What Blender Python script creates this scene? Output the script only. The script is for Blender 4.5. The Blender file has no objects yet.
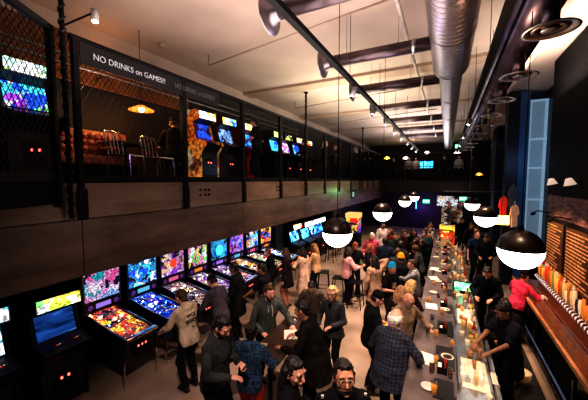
import bpy, bmesh, math, random
from mathutils import Vector, Matrix, Quaternion
rnd = random.Random(7)
V = Vector
PI = math.pi
col = bpy.context.scene.collection
H = 3.6   # eye height of the photographer above the ground floor
# ------------------------------------------------------------------ materials
def new_mat(name):
    m = bpy.data.materials.new(name); m.use_nodes = True
    nt = m.node_tree; nt.nodes.clear()
    out = nt.nodes.new('ShaderNodeOutputMaterial')
    return m, nt, out
def N(nt, t, **k):
    n = nt.nodes.new(t)
    for a, b in k.items(): setattr(n, a, b)
    return n
def L(nt, a, b): nt.links.new(a, b)
def c4(c): return (c[0], c[1], c[2], 1)
_mc = {}
def mat(name, c, rough=.6, metal=0, var=.25, scale=8, bump=0, emit=None, es=0, coat=0, spec=.5, stretch=None):
    if name in _mc: return _mc[name]
    m, nt, out = new_mat(name)
    p = N(nt, 'ShaderNodeBsdfPrincipled'); L(nt, p.outputs[0], out.inputs[0])
    tc = N(nt, 'ShaderNodeTexCoord'); src = tc.outputs['Object']
    if stretch:
        mp = N(nt, 'ShaderNodeMapping'); mp.inputs['Scale'].default_value = stretch
        L(nt, src, mp.inputs[0]); src = mp.outputs[0]
    no = N(nt, 'ShaderNodeTexNoise'); no.inputs['Scale'].default_value = scale; no.inputs['Detail'].default_value = 4
    L(nt, src, no.inputs['Vector'])
    r = N(nt, 'ShaderNodeValToRGB')
    r.color_ramp.elements[0].position = .3; r.color_ramp.elements[1].position = .7
    r.color_ramp.elements[0].color = c4([x*(1-var) for x in c]); r.color_ramp.elements[1].color = c4([min(1, x*(1+var)) for x in c])
    L(nt, no.outputs[0], r.inputs[0]); L(nt, r.outputs[0], p.inputs['Base Color'])
    p.inputs['Roughness'].default_value = rough; p.inputs['Metallic'].default_value = metal
    p.inputs['Specular IOR Level'].default_value = spec
    if coat: p.inputs['Coat Weight'].default_value = coat
    if bump:
        b = N(nt, 'ShaderNodeBump'); b.inputs['Strength'].default_value = bump; b.inputs['Distance'].default_value = .02
        L(nt, no.outputs[0], b.inputs['Height']); L(nt, b.outputs[0], p.inputs['Normal'])
    if emit: p.inputs['Emission Color'].default_value = c4(emit); p.inputs['Emission Strength'].default_value = es
    _mc[name] = m
    return m
def glow(name, c, s):
    if name in _mc: return _mc[name]
    m, nt, out = new_mat(name)
    e = N(nt, 'ShaderNodeEmission'); e.inputs[0].default_value = c4(c); e.inputs[1].default_value = s
    L(nt, e.outputs[0], out.inputs[0]); _mc[name] = m
    return m
def glass(name, tint=(1, 1, 1), gloss=.08, rough=.03):
    if name in _mc: return _mc[name]
    m, nt, out = new_mat(name)
    t = N(nt, 'ShaderNodeBsdfTransparent'); t.inputs[0].default_value = c4(tint)
    g = N(nt, 'ShaderNodeBsdfGlossy'); g.inputs['Roughness'].default_value = rough
    x = N(nt, 'ShaderNodeMixShader'); x.inputs[0].default_value = gloss
    L(nt, t.outputs[0], x.inputs[1]); L(nt, g.outputs[0], x.inputs[2]); L(nt, x.outputs[0], out.inputs[0])
    _mc[name] = m
    return m
def art(name, pal, scale=9, strength=2.2, seed=0, lamps=0, warp=.35, stretch=(1, 1, 1)):
    """printed, back-lit artwork: warped cells in a palette, with finer linework and lit lamp dots"""
    if name in _mc: return _mc[name]
    m, nt, out = new_mat(name)
    tc = N(nt, 'ShaderNodeTexCoord')
    mp = N(nt, 'ShaderNodeMapping'); mp.inputs['Location'].default_value = (seed*3.1, seed*1.7, seed*2.3)
    mp.inputs['Scale'].default_value = stretch
    L(nt, tc.outputs['Object'], mp.inputs[0])
    no = N(nt, 'ShaderNodeTexNoise'); no.inputs['Scale'].default_value = 5; L(nt, mp.outputs[0], no.inputs['Vector'])
    mx = N(nt, 'ShaderNodeMix', data_type='VECTOR'); mx.inputs[0].default_value = warp
    L(nt, mp.outputs[0], mx.inputs[4]); L(nt, no.outputs['Color'], mx.inputs[5])
    vo = N(nt, 'ShaderNodeTexVoronoi'); vo.inputs['Scale'].default_value = scale; L(nt, mx.outputs[1], vo.inputs['Vector'])
    sp = N(nt, 'ShaderNodeSeparateColor'); L(nt, vo.outputs['Color'], sp.inputs[0])
    r = N(nt, 'ShaderNodeValToRGB'); r.color_ramp.interpolation = 'CONSTANT'
    n = len(pal)
    els = r.color_ramp.elements
    els[0].position = 0; els[0].color = c4(pal[0]); els[1].position = 1/n; els[1].color = c4(pal[1])
    for i in range(2, n):
        e = els.new(i/n); e.color = c4(pal[i])
    L(nt, sp.outputs[0], r.inputs[0])
    n2 = N(nt, 'ShaderNodeTexNoise'); n2.inputs['Scale'].default_value = scale*2.6; n2.inputs['Detail'].default_value = 3
    L(nt, mp.outputs[0], n2.inputs['Vector'])
    r2 = N(nt, 'ShaderNodeValToRGB'); r2.color_ramp.elements[0].position = .36; r2.color_ramp.elements[1].position = .62
    r2.color_ramp.elements[0].color = (.06, .06, .08, 1); r2.color_ramp.elements[1].color = (1.25, 1.25, 1.25, 1)
    L(nt, n2.outputs[0], r2.inputs[0])
    mu = N(nt, 'ShaderNodeMix', data_type='RGBA', blend_type='MULTIPLY'); mu.inputs[0].default_value = .85
    L(nt, r.outputs[0], mu.inputs[6]); L(nt, r2.outputs[0], mu.inputs[7])
    last = mu.outputs[2]
    if lamps:
        v2 = N(nt, 'ShaderNodeTexVoronoi'); v2.inputs['Scale'].default_value = lamps; L(nt, mp.outputs[0], v2.inputs['Vector'])
        cr = N(nt, 'ShaderNodeValToRGB'); cr.color_ramp.elements[0].position = .10; cr.color_ramp.elements[1].position = .26
        cr.color_ramp.elements[0].color = (1, 1, 1, 1); cr.color_ramp.elements[1].color = (0, 0, 0, 1)
        L(nt, v2.outputs['Distance'], cr.inputs[0])
        ad = N(nt, 'ShaderNodeMix', data_type='RGBA', blend_type='ADD'); ad.inputs[0].default_value = 1
        hs = N(nt, 'ShaderNodeMix', data_type='RGBA', blend_type='MULTIPLY'); hs.inputs[0].default_value = 1
        L(nt, cr.outputs[0], hs.inputs[6]); hs.inputs[7].default_value = (2.2, 1.7, 1.1, 1) if pal[0][0] > .4 else (1.6, 2.0, 2.4, 1)
        L(nt, last, ad.inputs[6]); L(nt, hs.outputs[2], ad.inputs[7]); last = ad.outputs[2]
    e = N(nt, 'ShaderNodeEmission'); e.inputs[1].default_value = strength
    L(nt, last, e.inputs[0])
    L(nt, e.outputs[0], out.inputs[0]); _mc[name] = m
    return m
def plaid(name, a, b, scale=9, thr=.55):
    if name in _mc: return _mc[name]
    m, nt, out = new_mat(name)
    p = N(nt, 'ShaderNodeBsdfPrincipled'); p.inputs['Roughness'].default_value = .9; L(nt, p.outputs[0], out.inputs[0])
    tc = N(nt, 'ShaderNodeTexCoord')
    fac = []
    for d in ('X', 'Z'):
        w = N(nt, 'ShaderNodeTexWave'); w.bands_direction = d; w.inputs['Scale'].default_value = scale; L(nt, tc.outputs['Object'], w.inputs[0])
        r = N(nt, 'ShaderNodeValToRGB'); r.color_ramp.elements[0].position = thr-.08; r.color_ramp.elements[1].position = thr+.08
        L(nt, w.outputs[1], r.inputs[0]); fac.append(r.outputs[0])
    ad = N(nt, 'ShaderNodeMath', operation='ADD'); L(nt, fac[0], ad.inputs[0]); L(nt, fac[1], ad.inputs[1])
    hf = N(nt, 'ShaderNodeMath', operation='MULTIPLY'); hf.inputs[1].default_value = .5; L(nt, ad.outputs[0], hf.inputs[0])
    mx = N(nt, 'ShaderNodeMix', data_type='RGBA'); mx.inputs[6].default_value = c4(a); mx.inputs[7].default_value = c4(b)
    L(nt, hf.outputs[0], mx.inputs[0]); L(nt, mx.outputs[2], p.inputs['Base Color'])
    _mc[name] = m
    return m
def stripes(name, a, b, scale=9, d='Z'):
    if name in _mc: return _mc[name]
    m, nt, out = new_mat(name)
    p = N(nt, 'ShaderNodeBsdfPrincipled'); p.inputs['Roughness'].default_value = .9; L(nt, p.outputs[0], out.inputs[0])
    tc = N(nt, 'ShaderNodeTexCoord')
    w = N(nt, 'ShaderNodeTexWave'); w.bands_direction = d; w.inputs['Scale'].default_value = scale; L(nt, tc.outputs['Object'], w.inputs[0])
    r = N(nt, 'ShaderNodeValToRGB'); r.color_ramp.elements[0].position = .45; r.color_ramp.elements[1].position = .55
    r.color_ramp.elements[0].color = c4(a); r.color_ramp.elements[1].color = c4(b)
    L(nt, w.outputs[1], r.inputs[0]); L(nt, r.outputs[0], p.inputs['Base Color']); _mc[name] = m
    return m
def cloth(c):
    c = tuple(round(x, 3) for x in c)
    return mat('cloth_%s' % '_'.join(str(x) for x in c), c, .92, 0, .35, 9, .5, spec=.15, stretch=(1, 1, .45))
# ------------------------------------------------------------------ mesh building
class MB:
    def __init__(s): s.bm = bmesh.new(); s.mi = 0; s.mats = []
    def m(s, material):
        if material not in s.mats: s.mats.append(material)
        s.mi = s.mats.index(material); return s
    def _tag(s, fs):
        for f in fs: f.material_index = s.mi
    def box(s, x0, x1, y0, y1, z0, z1, bev=0):
        return s.obox(V(((x0+x1)/2, (y0+y1)/2, (z0+z1)/2)), (abs(x1-x0), abs(y1-y0), abs(z1-z0)), None, bev)
    def obox(s, c, size, rot=None, bev=0):
        M = Matrix.Translation(c)
        if rot is not None: M = M @ rot.to_4x4()
        M = M @ Matrix.Diagonal((size[0], size[1], size[2], 1))
        r = bmesh.ops.create_cube(s.bm, size=1, matrix=M)
        vs = r['verts']; fs = set(f for v in vs for f in v.link_faces)
        if bev:
            es = set(e for v in vs for e in v.link_edges)
            s._tag(fs)
            r = bmesh.ops.bevel(s.bm, geom=list(es), offset=bev, segments=2, affect='EDGES', profile=.6)
            fs = r['faces']
        s._tag(fs); return s
    def ring_loft(s, rings, closed=True):
        """rings: list of lists of Vectors, equal length"""
        bv = [[s.bm.verts.new(p) for p in r] for r in rings]
        n = len(bv[0]); fs = []
        for a, b in zip(bv, bv[1:]):
            for i in range(n):
                j = (i+1) % n
                fs.append(s.bm.faces.new((a[i], a[j], b[j], b[i])))
        if closed:
            fs.append(s.bm.faces.new(list(reversed(bv[0])))); fs.append(s.bm.faces.new(bv[-1]))
        s._tag(fs); return s
    def tube(s, pts, r, seg=8, r2=None):
        pts = [V(p) for p in pts]; rings = []
        n = len(pts); up = None
        for i, p in enumerate(pts):
            t = (pts[min(i+1, n-1)] - pts[max(i-1, 0)]).normalized()
            if up is None: up = V((0, 0, 1)) if abs(t.z) < .9 else V((1, 0, 0))
            a = t.cross(up).normalized(); b = a.cross(t).normalized(); up = b
            rr = r if r2 is None else r + (r2-r)*i/(n-1)
            rings.append([p + a*math.cos(2*PI*k/seg)*rr + b*math.sin(2*PI*k/seg)*rr for k in range(seg)])
        return s.ring_loft(rings)
    def lathe(s, prof, c=(0, 0, 0), seg=20, axis=None, closed=True):
        """prof: (r, h) pairs revolved about the axis (default z)"""
        c = V(c); ax = V(axis or (0, 0, 1)).normalized(); q = V((0, 0, 1)).rotation_difference(ax)
        rings = []
        for r, h in prof:
            rings.append([c + q @ V((max(r, 1e-4)*math.cos(2*PI*k/seg), max(r, 1e-4)*math.sin(2*PI*k/seg), h)) for k in range(seg)])
        return s.ring_loft(rings, closed)
    def prism(s, poly, a0, a1, axis='y'):
        """poly of 2-D points swept along an axis"""
        def mk(p, a):
            if axis == 'y': return V((p[0], a, p[1]))
            if axis == 'x': return V((a, p[0], p[1]))
            return V((p[0], p[1], a))
        return s.ring_loft([[mk(p, a0) for p in poly], [mk(p, a1) for p in poly]])
    def ell(s, c, rad, rot=None, seg=14):
        M = Matrix.Translation(V(c))
        if rot is not None: M = M @ rot.to_4x4()
        M = M @ Matrix.Diagonal((rad[0], rad[1], rad[2], 1))
        r = bmesh.ops.create_uvsphere(s.bm, u_segments=seg, v_segments=max(6, seg*2//3), radius=1, matrix=M)
        s._tag(set(f for v in r['verts'] for f in v.link_faces)); return s
    def cap(s, p0, p1, r0, r1, seg=12):
        p0, p1 = V(p0), V(p1)
        s.ell(p0, (r0,)*3, None, seg); s.ell(p1, (r1,)*3, None, seg)
        if (p1-p0).length > 1e-4:
            s.tube([p0, p1], r0, seg, r1)
        return s
    def quad(s, a, b, c, d):
        f = s.bm.faces.new([s.bm.verts.new(V(p)) for p in (a, b, c, d)]); s._tag([f]); return s
    def build(s, name, material=None, parent=None, smooth=False, kind=None):
        bmesh.ops.recalc_face_normals(s.bm, faces=s.bm.faces)
        me = bpy.data.meshes.new(name); s.bm.to_mesh(me); s.bm.free()
        for m_ in (s.mats or [material]): me.materials.append(m_)
        if smooth: me.shade_smooth()
        o = bpy.data.objects.new(name, me); col.objects.link(o)
        if parent: o.parent = parent
        if kind: o['kind'] = kind
        return o
def thing(name, label, cat, loc=(0, 0, 0), rz=0, group=None):
    o = bpy.data.objects.new(name, None); col.objects.link(o)
    o.empty_display_size = .1
    o.location = loc; o.rotation_euler = (0, 0, rz); tag(o, label, cat, group)
    return o
def tag(o, label, cat, group=None):
    o['label'] = label; o['category'] = cat
    if group: o['group'] = group
    return o
def dup(root, loc, rz=None, label=None, group=None):
    r = root.copy(); col.objects.link(r); r.location = loc
    if rz is not None: r.rotation_euler = (0, 0, rz)
    if label: r['label'] = label
    if group: r['group'] = group
    for ch in list(root.children):
        c = ch.copy(); col.objects.link(c); c.parent = r
        for g in ch.children:
            d = g.copy(); col.objects.link(d); d.parent = c
    return r
def struct(name, mb, m=None, smooth=False):
    return mb.build(name, m, None, smooth, 'structure')
def text(name, body, size, m, loc, rot, parent=None, ext=.002, align='CENTER', sx=1):
    cu = bpy.data.curves.new(name, 'FONT'); cu.body = body; cu.size = size; cu.extrude = ext; cu.align_x = align; cu.align_y = 'CENTER'
    cu.materials.append(m)
    o = bpy.data.objects.new(name, cu); col.objects.link(o); o.location = loc; o.rotation_euler = rot; o.scale = (sx, 1, 1)
    if parent: o.parent = parent
    text_todo.append(o)
    return o
text_todo = []
def bake_text():
    bpy.context.view_layer.update(); dg = bpy.context.evaluated_depsgraph_get()
    for o in text_todo:
        me = bpy.data.meshes.new_from_object(o.evaluated_get(dg))
        n = bpy.data.objects.new('lettering', me); col.objects.link(n); n.parent = o.parent
        n.location = o.location; n.rotation_euler = o.rotation_euler; n.scale = o.scale
        bpy.data.objects.remove(o)
    for n in bpy.data.objects:
        if n.name.startswith('lettering') and n.parent and n.parent.name.startswith('person'): n.name = 'back_lettering'
# ------------------------------------------------------------------ common materials
black = mat('black_paint', (.006, .006, .007), .75, 0, .3, spec=.2)
black_gloss = mat('black_gloss', (.006, .006, .008), .35, 0, .2, spec=.4)
blk_metal = mat('black_metal', (.008, .008, .010), .5, .2, .2, spec=.3)
chrome = mat('chrome', (.7, .7, .72), .18, 1, .05)
steel = mat('steel', (.45, .45, .47), .32, 1, .12, 20)
dkwood = mat('dark_wood', (.05, .022, .012), .45, 0, .5, 6, stretch=(1, 8, 1))
redwood = mat('red_brown_wood', (.13, .036, .018), .28, 0, .5, 5, stretch=(8, 1, 8), coat=.3)
white_shade = glow('globe_glass', (1, .93, .84), 5.5)
paper = mat('paper', (.75, .68, .60), .8, 0, .06)

# ------------------------------------------------------------------ SETTING
XL, XR, YF = -6.35, 2.85, 23.8
def floor_mat():
    m, nt, out = new_mat('polished_concrete')
    p = N(nt, 'ShaderNodeBsdfPrincipled'); L(nt, p.outputs[0], out.inputs[0])
    tc = N(nt, 'ShaderNodeTexCoord')
    n1 = N(nt, 'ShaderNodeTexNoise'); n1.inputs['Scale'].default_value = 1.2; n1.inputs['Detail'].default_value = 6; L(nt, tc.outputs['Object'], n1.inputs[0])
    r = N(nt, 'ShaderNodeValToRGB'); r.color_ramp.elements[0].position = .3; r.color_ramp.elements[1].position = .72
    r.color_ramp.elements[0].color = (.24, .17, .13, 1); r.color_ramp.elements[1].color = (.46, .36, .29, 1)
    L(nt, n1.outputs[0], r.inputs[0]); L(nt, r.outputs[0], p.inputs['Base Color'])
    p.inputs['Roughness'].default_value = .38
    return m
struct('floor', MB().box(XL, XR, -1.5, 27, -.1, 0), floor_mat())
ceil_m = mat('plaster_ceiling', (.50, .40, .35), .85, 0, .16, .7, .1)
struct('ceiling', MB().box(XL-.2, XR+.2, -1.5, 27, 6.55, 6.7), ceil_m)
wall_dark = mat('charcoal_wall', (.012, .010, .012), .7, 0, .3, 2)
wall_navy = mat('navy_wall', (.012, .024, .06), .5, 0, .25, 2)
# left wall: lower part under the mezzanine, upper part behind it
struct('wall_left', MB().box(XL-.2, XL, -1.5, 27, 0, 6.55), wall_dark)
struct('wall_right', MB().box(XR, XR+.2, 9.6, 27, 0, 6.55), wall_navy)
struct('wall_back', MB().box(XL-.2, XR+.2, 26.8, 27, 0, 6.55), wall_dark)
# near right wall block carrying the beer menu
wall_menu = mat('matte_black_wall', (.006, .005, .007), .8, 0, .3, 2, spec=.15)
struct('wall_right_near', MB().box(2.27, XR+.2, -1.5, 9.6, 0, 6.5), wall_menu)
# beams across the ceiling, along the right edge
beam_m = mat('beam_paint', (.46, .34, .27), .85, 0, .15, 1)
for i, y in enumerate((8.6, 12.9, 17.2)):
    struct('trim_%d' % (i+1), MB().box(XL, 1.5, y-.25, y+.25, 6.47, 6.55, .01), beam_m)
struct('trim_5', MB().box(1.35, 1.6, -1, 23, 6.25, 6.55, .01), beam_m)
struct('trim_6', MB().box(2.02, 2.27, -1, 6.7, 5.95, 6.55, .01), beam_m)
# mezzanine on the left: slab, steel edge band, lower fascia
XM = -4.4
def steel_mat(name, c0, c1, rough):
    m, nt, out = new_mat(name)
    p = N(nt, 'ShaderNodeBsdfPrincipled'); L(nt, p.outputs[0], out.inputs[0])
    tc = N(nt, 'ShaderNodeTexCoord'); mp = N(nt, 'ShaderNodeMapping'); mp.inputs['Scale'].default_value = (1, .5, 2.2); L(nt, tc.outputs['Object'], mp.inputs[0])
    n1 = N(nt, 'ShaderNodeTexNoise'); n1.inputs['Scale'].default_value = 1.6; n1.inputs['Detail'].default_value = 8; n1.inputs['Roughness'].default_value = .65; L(nt, mp.outputs[0], n1.inputs[0])
    r = N(nt, 'ShaderNodeValToRGB'); r.color_ramp.elements[0].position = .32; r.color_ramp.elements[1].position = .7
    r.color_ramp.elements[0].color = c4(c0); r.color_ramp.elements[1].color = c4(c1)
    L(nt, n1.outputs[0], r.inputs[0]); L(nt, r.outputs[0], p.inputs['Base Color']); p.inputs['Metallic'].default_value = .35; p.inputs['Roughness'].default_value = rough
    return m
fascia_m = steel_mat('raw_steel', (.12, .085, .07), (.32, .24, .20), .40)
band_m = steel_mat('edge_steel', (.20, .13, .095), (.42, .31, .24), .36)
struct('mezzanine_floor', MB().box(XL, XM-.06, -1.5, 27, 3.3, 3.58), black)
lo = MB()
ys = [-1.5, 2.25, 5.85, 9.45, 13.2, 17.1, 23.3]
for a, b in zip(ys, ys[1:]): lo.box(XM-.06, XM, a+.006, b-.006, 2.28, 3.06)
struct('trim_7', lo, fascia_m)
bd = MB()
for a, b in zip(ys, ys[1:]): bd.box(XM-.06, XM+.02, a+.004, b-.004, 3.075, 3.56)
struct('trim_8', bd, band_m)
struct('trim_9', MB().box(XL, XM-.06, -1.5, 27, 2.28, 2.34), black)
# mezzanine across the far end
struct('mezzanine_floor_far', MB().box(XM, XR, 22.6, 27, 3.1, 3.58), black)
struct('trim_10', MB().box(XM-.06, XR, 22.54, 22.6, 2.75, 3.56), mat('dark_fascia', (.02, .014, .018), .5))
# wall under the far mezzanine, with a lit opening
struct('wall_far', MB().box(XM-1.9, -.35, 24.0, 24.15, 0, 3.1), mat('aubergine_wall', (.03, .012, .07), .5, 0, .4, 2))
struct('wall_far_right', MB().box(1.1, XR, 24.0, 24.15, 0, 3.1), wall_dark)
# tall panelled windows on the right wall beyond the menu wall
win_blue = mat('window_dusk', (.10, .19, .28), .25, 0, .2, 1.2, emit=(.20, .29, .38), es=.30)
frame_blue = mat('window_frame', (.2, .32, .42), .4, 0, .15, emit=(.24, .36, .46), es=.45)
struct('wall_cross', MB().box(1.75, 3.05, 12.6, 12.75, 0, 6.5), wall_navy)
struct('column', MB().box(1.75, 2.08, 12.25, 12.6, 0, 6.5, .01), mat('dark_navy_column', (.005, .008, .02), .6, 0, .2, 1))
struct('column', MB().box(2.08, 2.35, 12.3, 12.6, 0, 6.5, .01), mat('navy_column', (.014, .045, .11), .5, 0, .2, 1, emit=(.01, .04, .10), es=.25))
wo = MB().box(2.35, XR, 12.5, 12.6, .9, 6.2).build('window_1', win_blue, None, kind='structure')
f = MB()
for z in (.9, 1.6, 2.95, 4.0, 4.95, 6.2): f.box(2.35, XR, 12.44, 12.52, z-.03, z+.03)
for x in (2.39, 2.81): f.box(x-.035, x+.035, 12.44, 12.52, .9, 6.2)
f.build('window_frame', frame_blue, wo)
struct('column', MB().box(XR-.5, XR, 19.8, 21.2, 0, 6.5, .01), wall_navy)
# corrugated dark panels below the far part of the mezzanine
cg = MB()
for k in range(34):
    y = 14.4 + k*.16
    cg.box(-5.2, -5.12, y, y+.09, 0, 2.28)
cg.box(-5.3, -5.2, 14.3, 19.9, 0, 2.28)
struct('wall_left_corrugated', cg, mat('slate_corrugation', (.05, .055, .075), .4, .3))
struct('column_left', MB().box(-6.35, -5.75, 9.75, 10.25, 0, 2.28, .01), mat('blue_grey_column', (.05, .07, .10), .5))
# ------------------------------------------------------------------ MEZZANINE RAILING
posts = [2.25+1.8*k for k in range(12)]
rail = thing('mezzanine_railing', 'long black steel railing with square posts along the edge of the upper floor', 'railing', (XM, 0, 3.56))
for y in posts:
    w = .05 if y > 2.3 else .035
    lowz = -.5
    MB().box(-.03, .05, y-w, y+w, lowz, 1.9, .004).build('post', blk_metal, rail)
MB().box(-.04, .04, 2.2, 22.6, 1.86, 1.93, .005).build('top_rail', blk_metal, rail)
MB().box(-.03, .03, 2.2, 22.6, .02, .10, .005).build('bottom_rail', blk_metal, rail)
# bolted plates on the steel band
bolt_m = mat('bolt_black', (.01, .01, .01), .4, .5)
for y in posts[0:8]:
    o = MB().box(.052, .062, y-.06, y+.06, -.48, -.08, .002).build('post_plate', blk_metal, rail)
for k, y in enumerate((4.42, 7.42, 11.1)):
    b = MB()
    for dy in (0, .14, .24):
        for dz in (-.26, -.16):
            b.lathe([(0, 0), (.024, 0), (.024, .016), (.012, .022), (0, .022)], (.02, y+dy, dz), 8, (1, 0, 0))
    b.build('bolt_group', bolt_m, rail)
# diamond mesh infill: real crossed wires
def diamonds(x, y0, y1, z0, z1, step, r, slope=1.7):
    b = MB()
    def strand(ya, za, yb, zb):
        # clip a straight strand to the panel
        t0, t1 = 0, 1
        dy, dz = yb-ya, zb-za
        for p, q in ((-dy, ya-y0), (dy, y1-ya), (-dz, za-z0), (dz, z1-za)):
            if abs(p) < 1e-9:
                if q < 0: return
            else:
                t = q/p
                if p < 0: t0 = max(t0, t)
                else: t1 = min(t1, t)
        if t0 >= t1: return
        a = V((x, ya+dy*t0, za+dz*t0)); c = V((x, ya+dy*t1, za+dz*t1))
        b.tube([a, c], r, 3)
    h = z1-z0
    k = y0 - h/slope - step
    while k < y1+step:
        strand(k, z0, k+h/slope, z1); strand(k+h/slope, z0, k, z1); k += step
    return b
wire = mat('mesh_wire', (.03, .026, .024), .45, .6)
nr = thing('mezzanine_railing', 'tall angled railing panel of black diamond mesh at the left edge of the photo', 'railing', (XM+.01, 2.0, 3.56), math.radians(180+32.8))
diamonds(0, .06, 2.1, .12, 1.84, .075, .0045).build('mesh_panel', wire, nr)
MB().box(-.035, .035, 0, .07, -.3, 1.93, .004).build('post', blk_metal, nr)
MB().box(-.035, .035, 2.1, 2.17, -.3, 1.93, .004).build('post', blk_metal, nr)
MB().box(-.035, .035, 0, 2.17, 1.86, 1.93, .004).build('top_rail', blk_metal, nr)
MB().box(-.03, .03, 0, 2.17, .02, .12, .004).build('bottom_rail', blk_metal, nr)
struct('mezzanine_floor_near', MB().prism([(XM-.06, 2.05), (XM-.06, -1.4), (-2.6, -1.4), (-3.25, .22), (XM, 2.0)], 3.3, 3.57, 'z'), black)
diamonds(0, 2.3, 4.0, .12, 1.60, .11, .0035).build('mesh_panel', wire, rail)
gl = glass('rail_glass', (.96, .96, .97), .012, .12)
for k in range(1, 11):
    if k < len(posts)-1:
        MB().box(-.005, .005, posts[k]+.05, posts[k+1]-.05, .12, 1.84).build('glass_panel', gl, rail)
# hanging sign board with the house rule
sg = thing('sign_board', 'long black sign board lettered NO DRINKS ON GAMES along the top of the railing', 'sign', (XM+.045, 0, 5.28))
MB().box(-.02, .0, 2.3, 5.0, -.14, .14, .003).build('board', mat('sign_black', (.010, .010, .016), .5), sg)
tm = mat('sign_letters', (.5, .5, .52), .5, 0, .05, emit=(.7, .72, .8), es=.2)
tm2 = mat('sign_letters_dim', (.12, .12, .15), .5, 0, .05, emit=(.3, .32, .4), es=.05)
text('lettering', 'NO DRINKS on GAMES!!', .120, tm, (.004, 3.05, -.0), (PI/2, 0, PI/2), sg, sx=.92)
text('lettering', 'NO DRINKS on GAMES!!', .120, tm2, (.004, 4.35, -.0), (PI/2, 0, PI/2), sg, sx=.8)
# hanging rods from the ceiling, wrapped
for i, (y, lab) in enumerate(((2.08, 'thick black hanger rod wrapped in cord, nearest the camera by the mesh railing'), (9.25, 'black hanger rod rising from the middle of the railing to the ceiling'), (16.85, 'short looking far black hanger rod above the railing'))):
    t = thing('hanger_rod', lab, 'rod', (XM+.1, y, 3.1))
    MB().tube([(0, 0, 0), (0, 0, 3.45)], .028, 10).build('rod', black, t)
    b = MB()
    pts = [(.034*math.cos(a*.9), .034*math.sin(a*.9), a*.021) for a in range(0, 163)]
    b.tube(pts, .014, 5); b.build('cord', black_gloss, t)
    MB().lathe([(0, 0), (.07, 0), (.07, .03), (0, .03)], (0, 0, 3.41), 12).build('ceiling_plate', black, t)
# ------------------------------------------------------------------ BACK OF THE MEZZANINE
lamplit_wall = mat('orange_lit_plaster', (.42, .17, .06), .7, 0, .2, 3)  # orange lamp glow put into the plaster colour
MBp = MB().box(XL, XL+.04, 2.0, 6.0, 5.45, 6.3)
struct('trim_11', MBp, lamplit_wall)
struct('trim_12', MB().box(XL, XL+.12, -1.5, 27, 6.3, 6.55), ceil_m)
o = diamonds(XL+.09, 2.0, 6.0, 5.45, 6.3, .085, .008).build('wall_mesh_panel', mat('mesh_wire_brown', (.06, .03, .015), .5, .3)); tag(o, 'expanded diamond mesh panel over the orange lit wall high on the mezzanine', 'mesh panel')
# upholstered bench along the mezzanine wall
bt = thing('bench', 'tufted brown leather bench against the mezzanine wall', 'bench', (XL+.05, 2.75, 3.58))
leather = mat('brown_leather', (.30, .09, .05), .4, 0, .3, 8, .2)
b = MB()
for k in range(14):
    for j in range(3):
        b.ell((.16, -.35+k*.12, .62+j*.12), (.06, .062, .062), None, 8)
b.box(.02, .16, -.42, 1.32, .45, .98, .02)
b.build('backrest', leather, bt, True)
MB().box(.02, .6, -.42, 1.32, .3, .47, .03).build('seat', leather, bt)
MB().box(.04, .55, -.40, 1.30, 0, .3).build('base', black, bt)
# ladder-back aluminium chairs
def metal_chair(loc, rz, lab):
    t = thing('metal_chair', lab, 'chair', loc, rz, 'aluminium chairs on the mezzanine')
    MB().box(-.2, .2, -.2, .2, .43, .46, .012).build('seat', chrome, t)
    for sx in (-1, 1):
        MB().tube([(sx*.19, .19, .44), (sx*.2, .22, 0)], .014, 8).build('leg', chrome, t)
        MB().tube([(sx*.19, -.19, .44), (sx*.2, -.24, 0)], .014, 8).build('leg', chrome, t)
    f = MB().tube([(-.19, -.19, .44), (-.2, -.24, .75), (-.17, -.27, .86), (0, -.28, .89), (.17, -.27, .86), (.2, -.24, .75), (.19, -.19, .44)], .015, 8)
    f.build('back_frame', chrome, t, True)
    s = MB()
    for x in (-.09, 0, .09): s.tube([(x, -.2, .46), (x, -.27, .87)], .012, 6)
    s.build('back_slats', chrome, t)
    return t
metal_chair((-5.05, 3.35, 3.58), math.radians(-70), 'aluminium slat-back chair with its back to the railing under the copper lamp')
metal_chair((-5.1, 4.05, 3.58), math.radians(-80), 'aluminium slat-back chair behind the person in black by the sign post')
tt = thing('cafe_table', 'small dark square table between the aluminium chairs upstairs', 'table', (-5.7, 3.75, 3.58))
MB().box(-.33, .33, -.33, .33, .71, .75, .008).build('table_top', dkwood, tt)
MB().lathe([(0, 0), (.22, 0), (.2, .02), (.03, .05), (.03, .71), (0, .71)], seg=14).build('pedestal', blk_metal, tt)
lt = thing('pendant_lamp', 'shallow copper dish lamp glowing orange above the mezzanine table', 'lamp', (-5.5, 4.0, 5.0))
MB().lathe([(.03, .10), (.08, .08), (.24, 0), (.235, -.01), (.07, .06), (.02, .08)], seg=24, closed=False).build('lamp_shade', mat('copper', (.6, .22, .06), .3, .8, .1, emit=(1, .35, .05), es=.8), lt, True)
MB().ell((0, 0, .015), (.05, .05, .055)).build('bulb', glow('warm_bulb', (1, .6, .2), 40), lt, True)
MB().tube([(0, 0, .09), (0, 0, 1.55)], .006, 6).build('cord', black, lt)
# conduits under the mezzanine ceiling line
for i, (z, lab) in enumerate(((5.62, 'lower galvanized conduit running above the upstairs arcade games'), (5.78, 'upper galvanized conduit running above the upstairs arcade games'))):
    cb = MB().tube([(-5.95, -1, z), (-5.95, 12, z)], .022, 8)
    for q in range(5): cb.box(XL+.005, -5.93, 1+q*2.6, 1.03+q*2.6, z-.012, z+.012)
    o = cb.build('conduit', steel, None, True); tag(o, lab, 'conduit')
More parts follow.
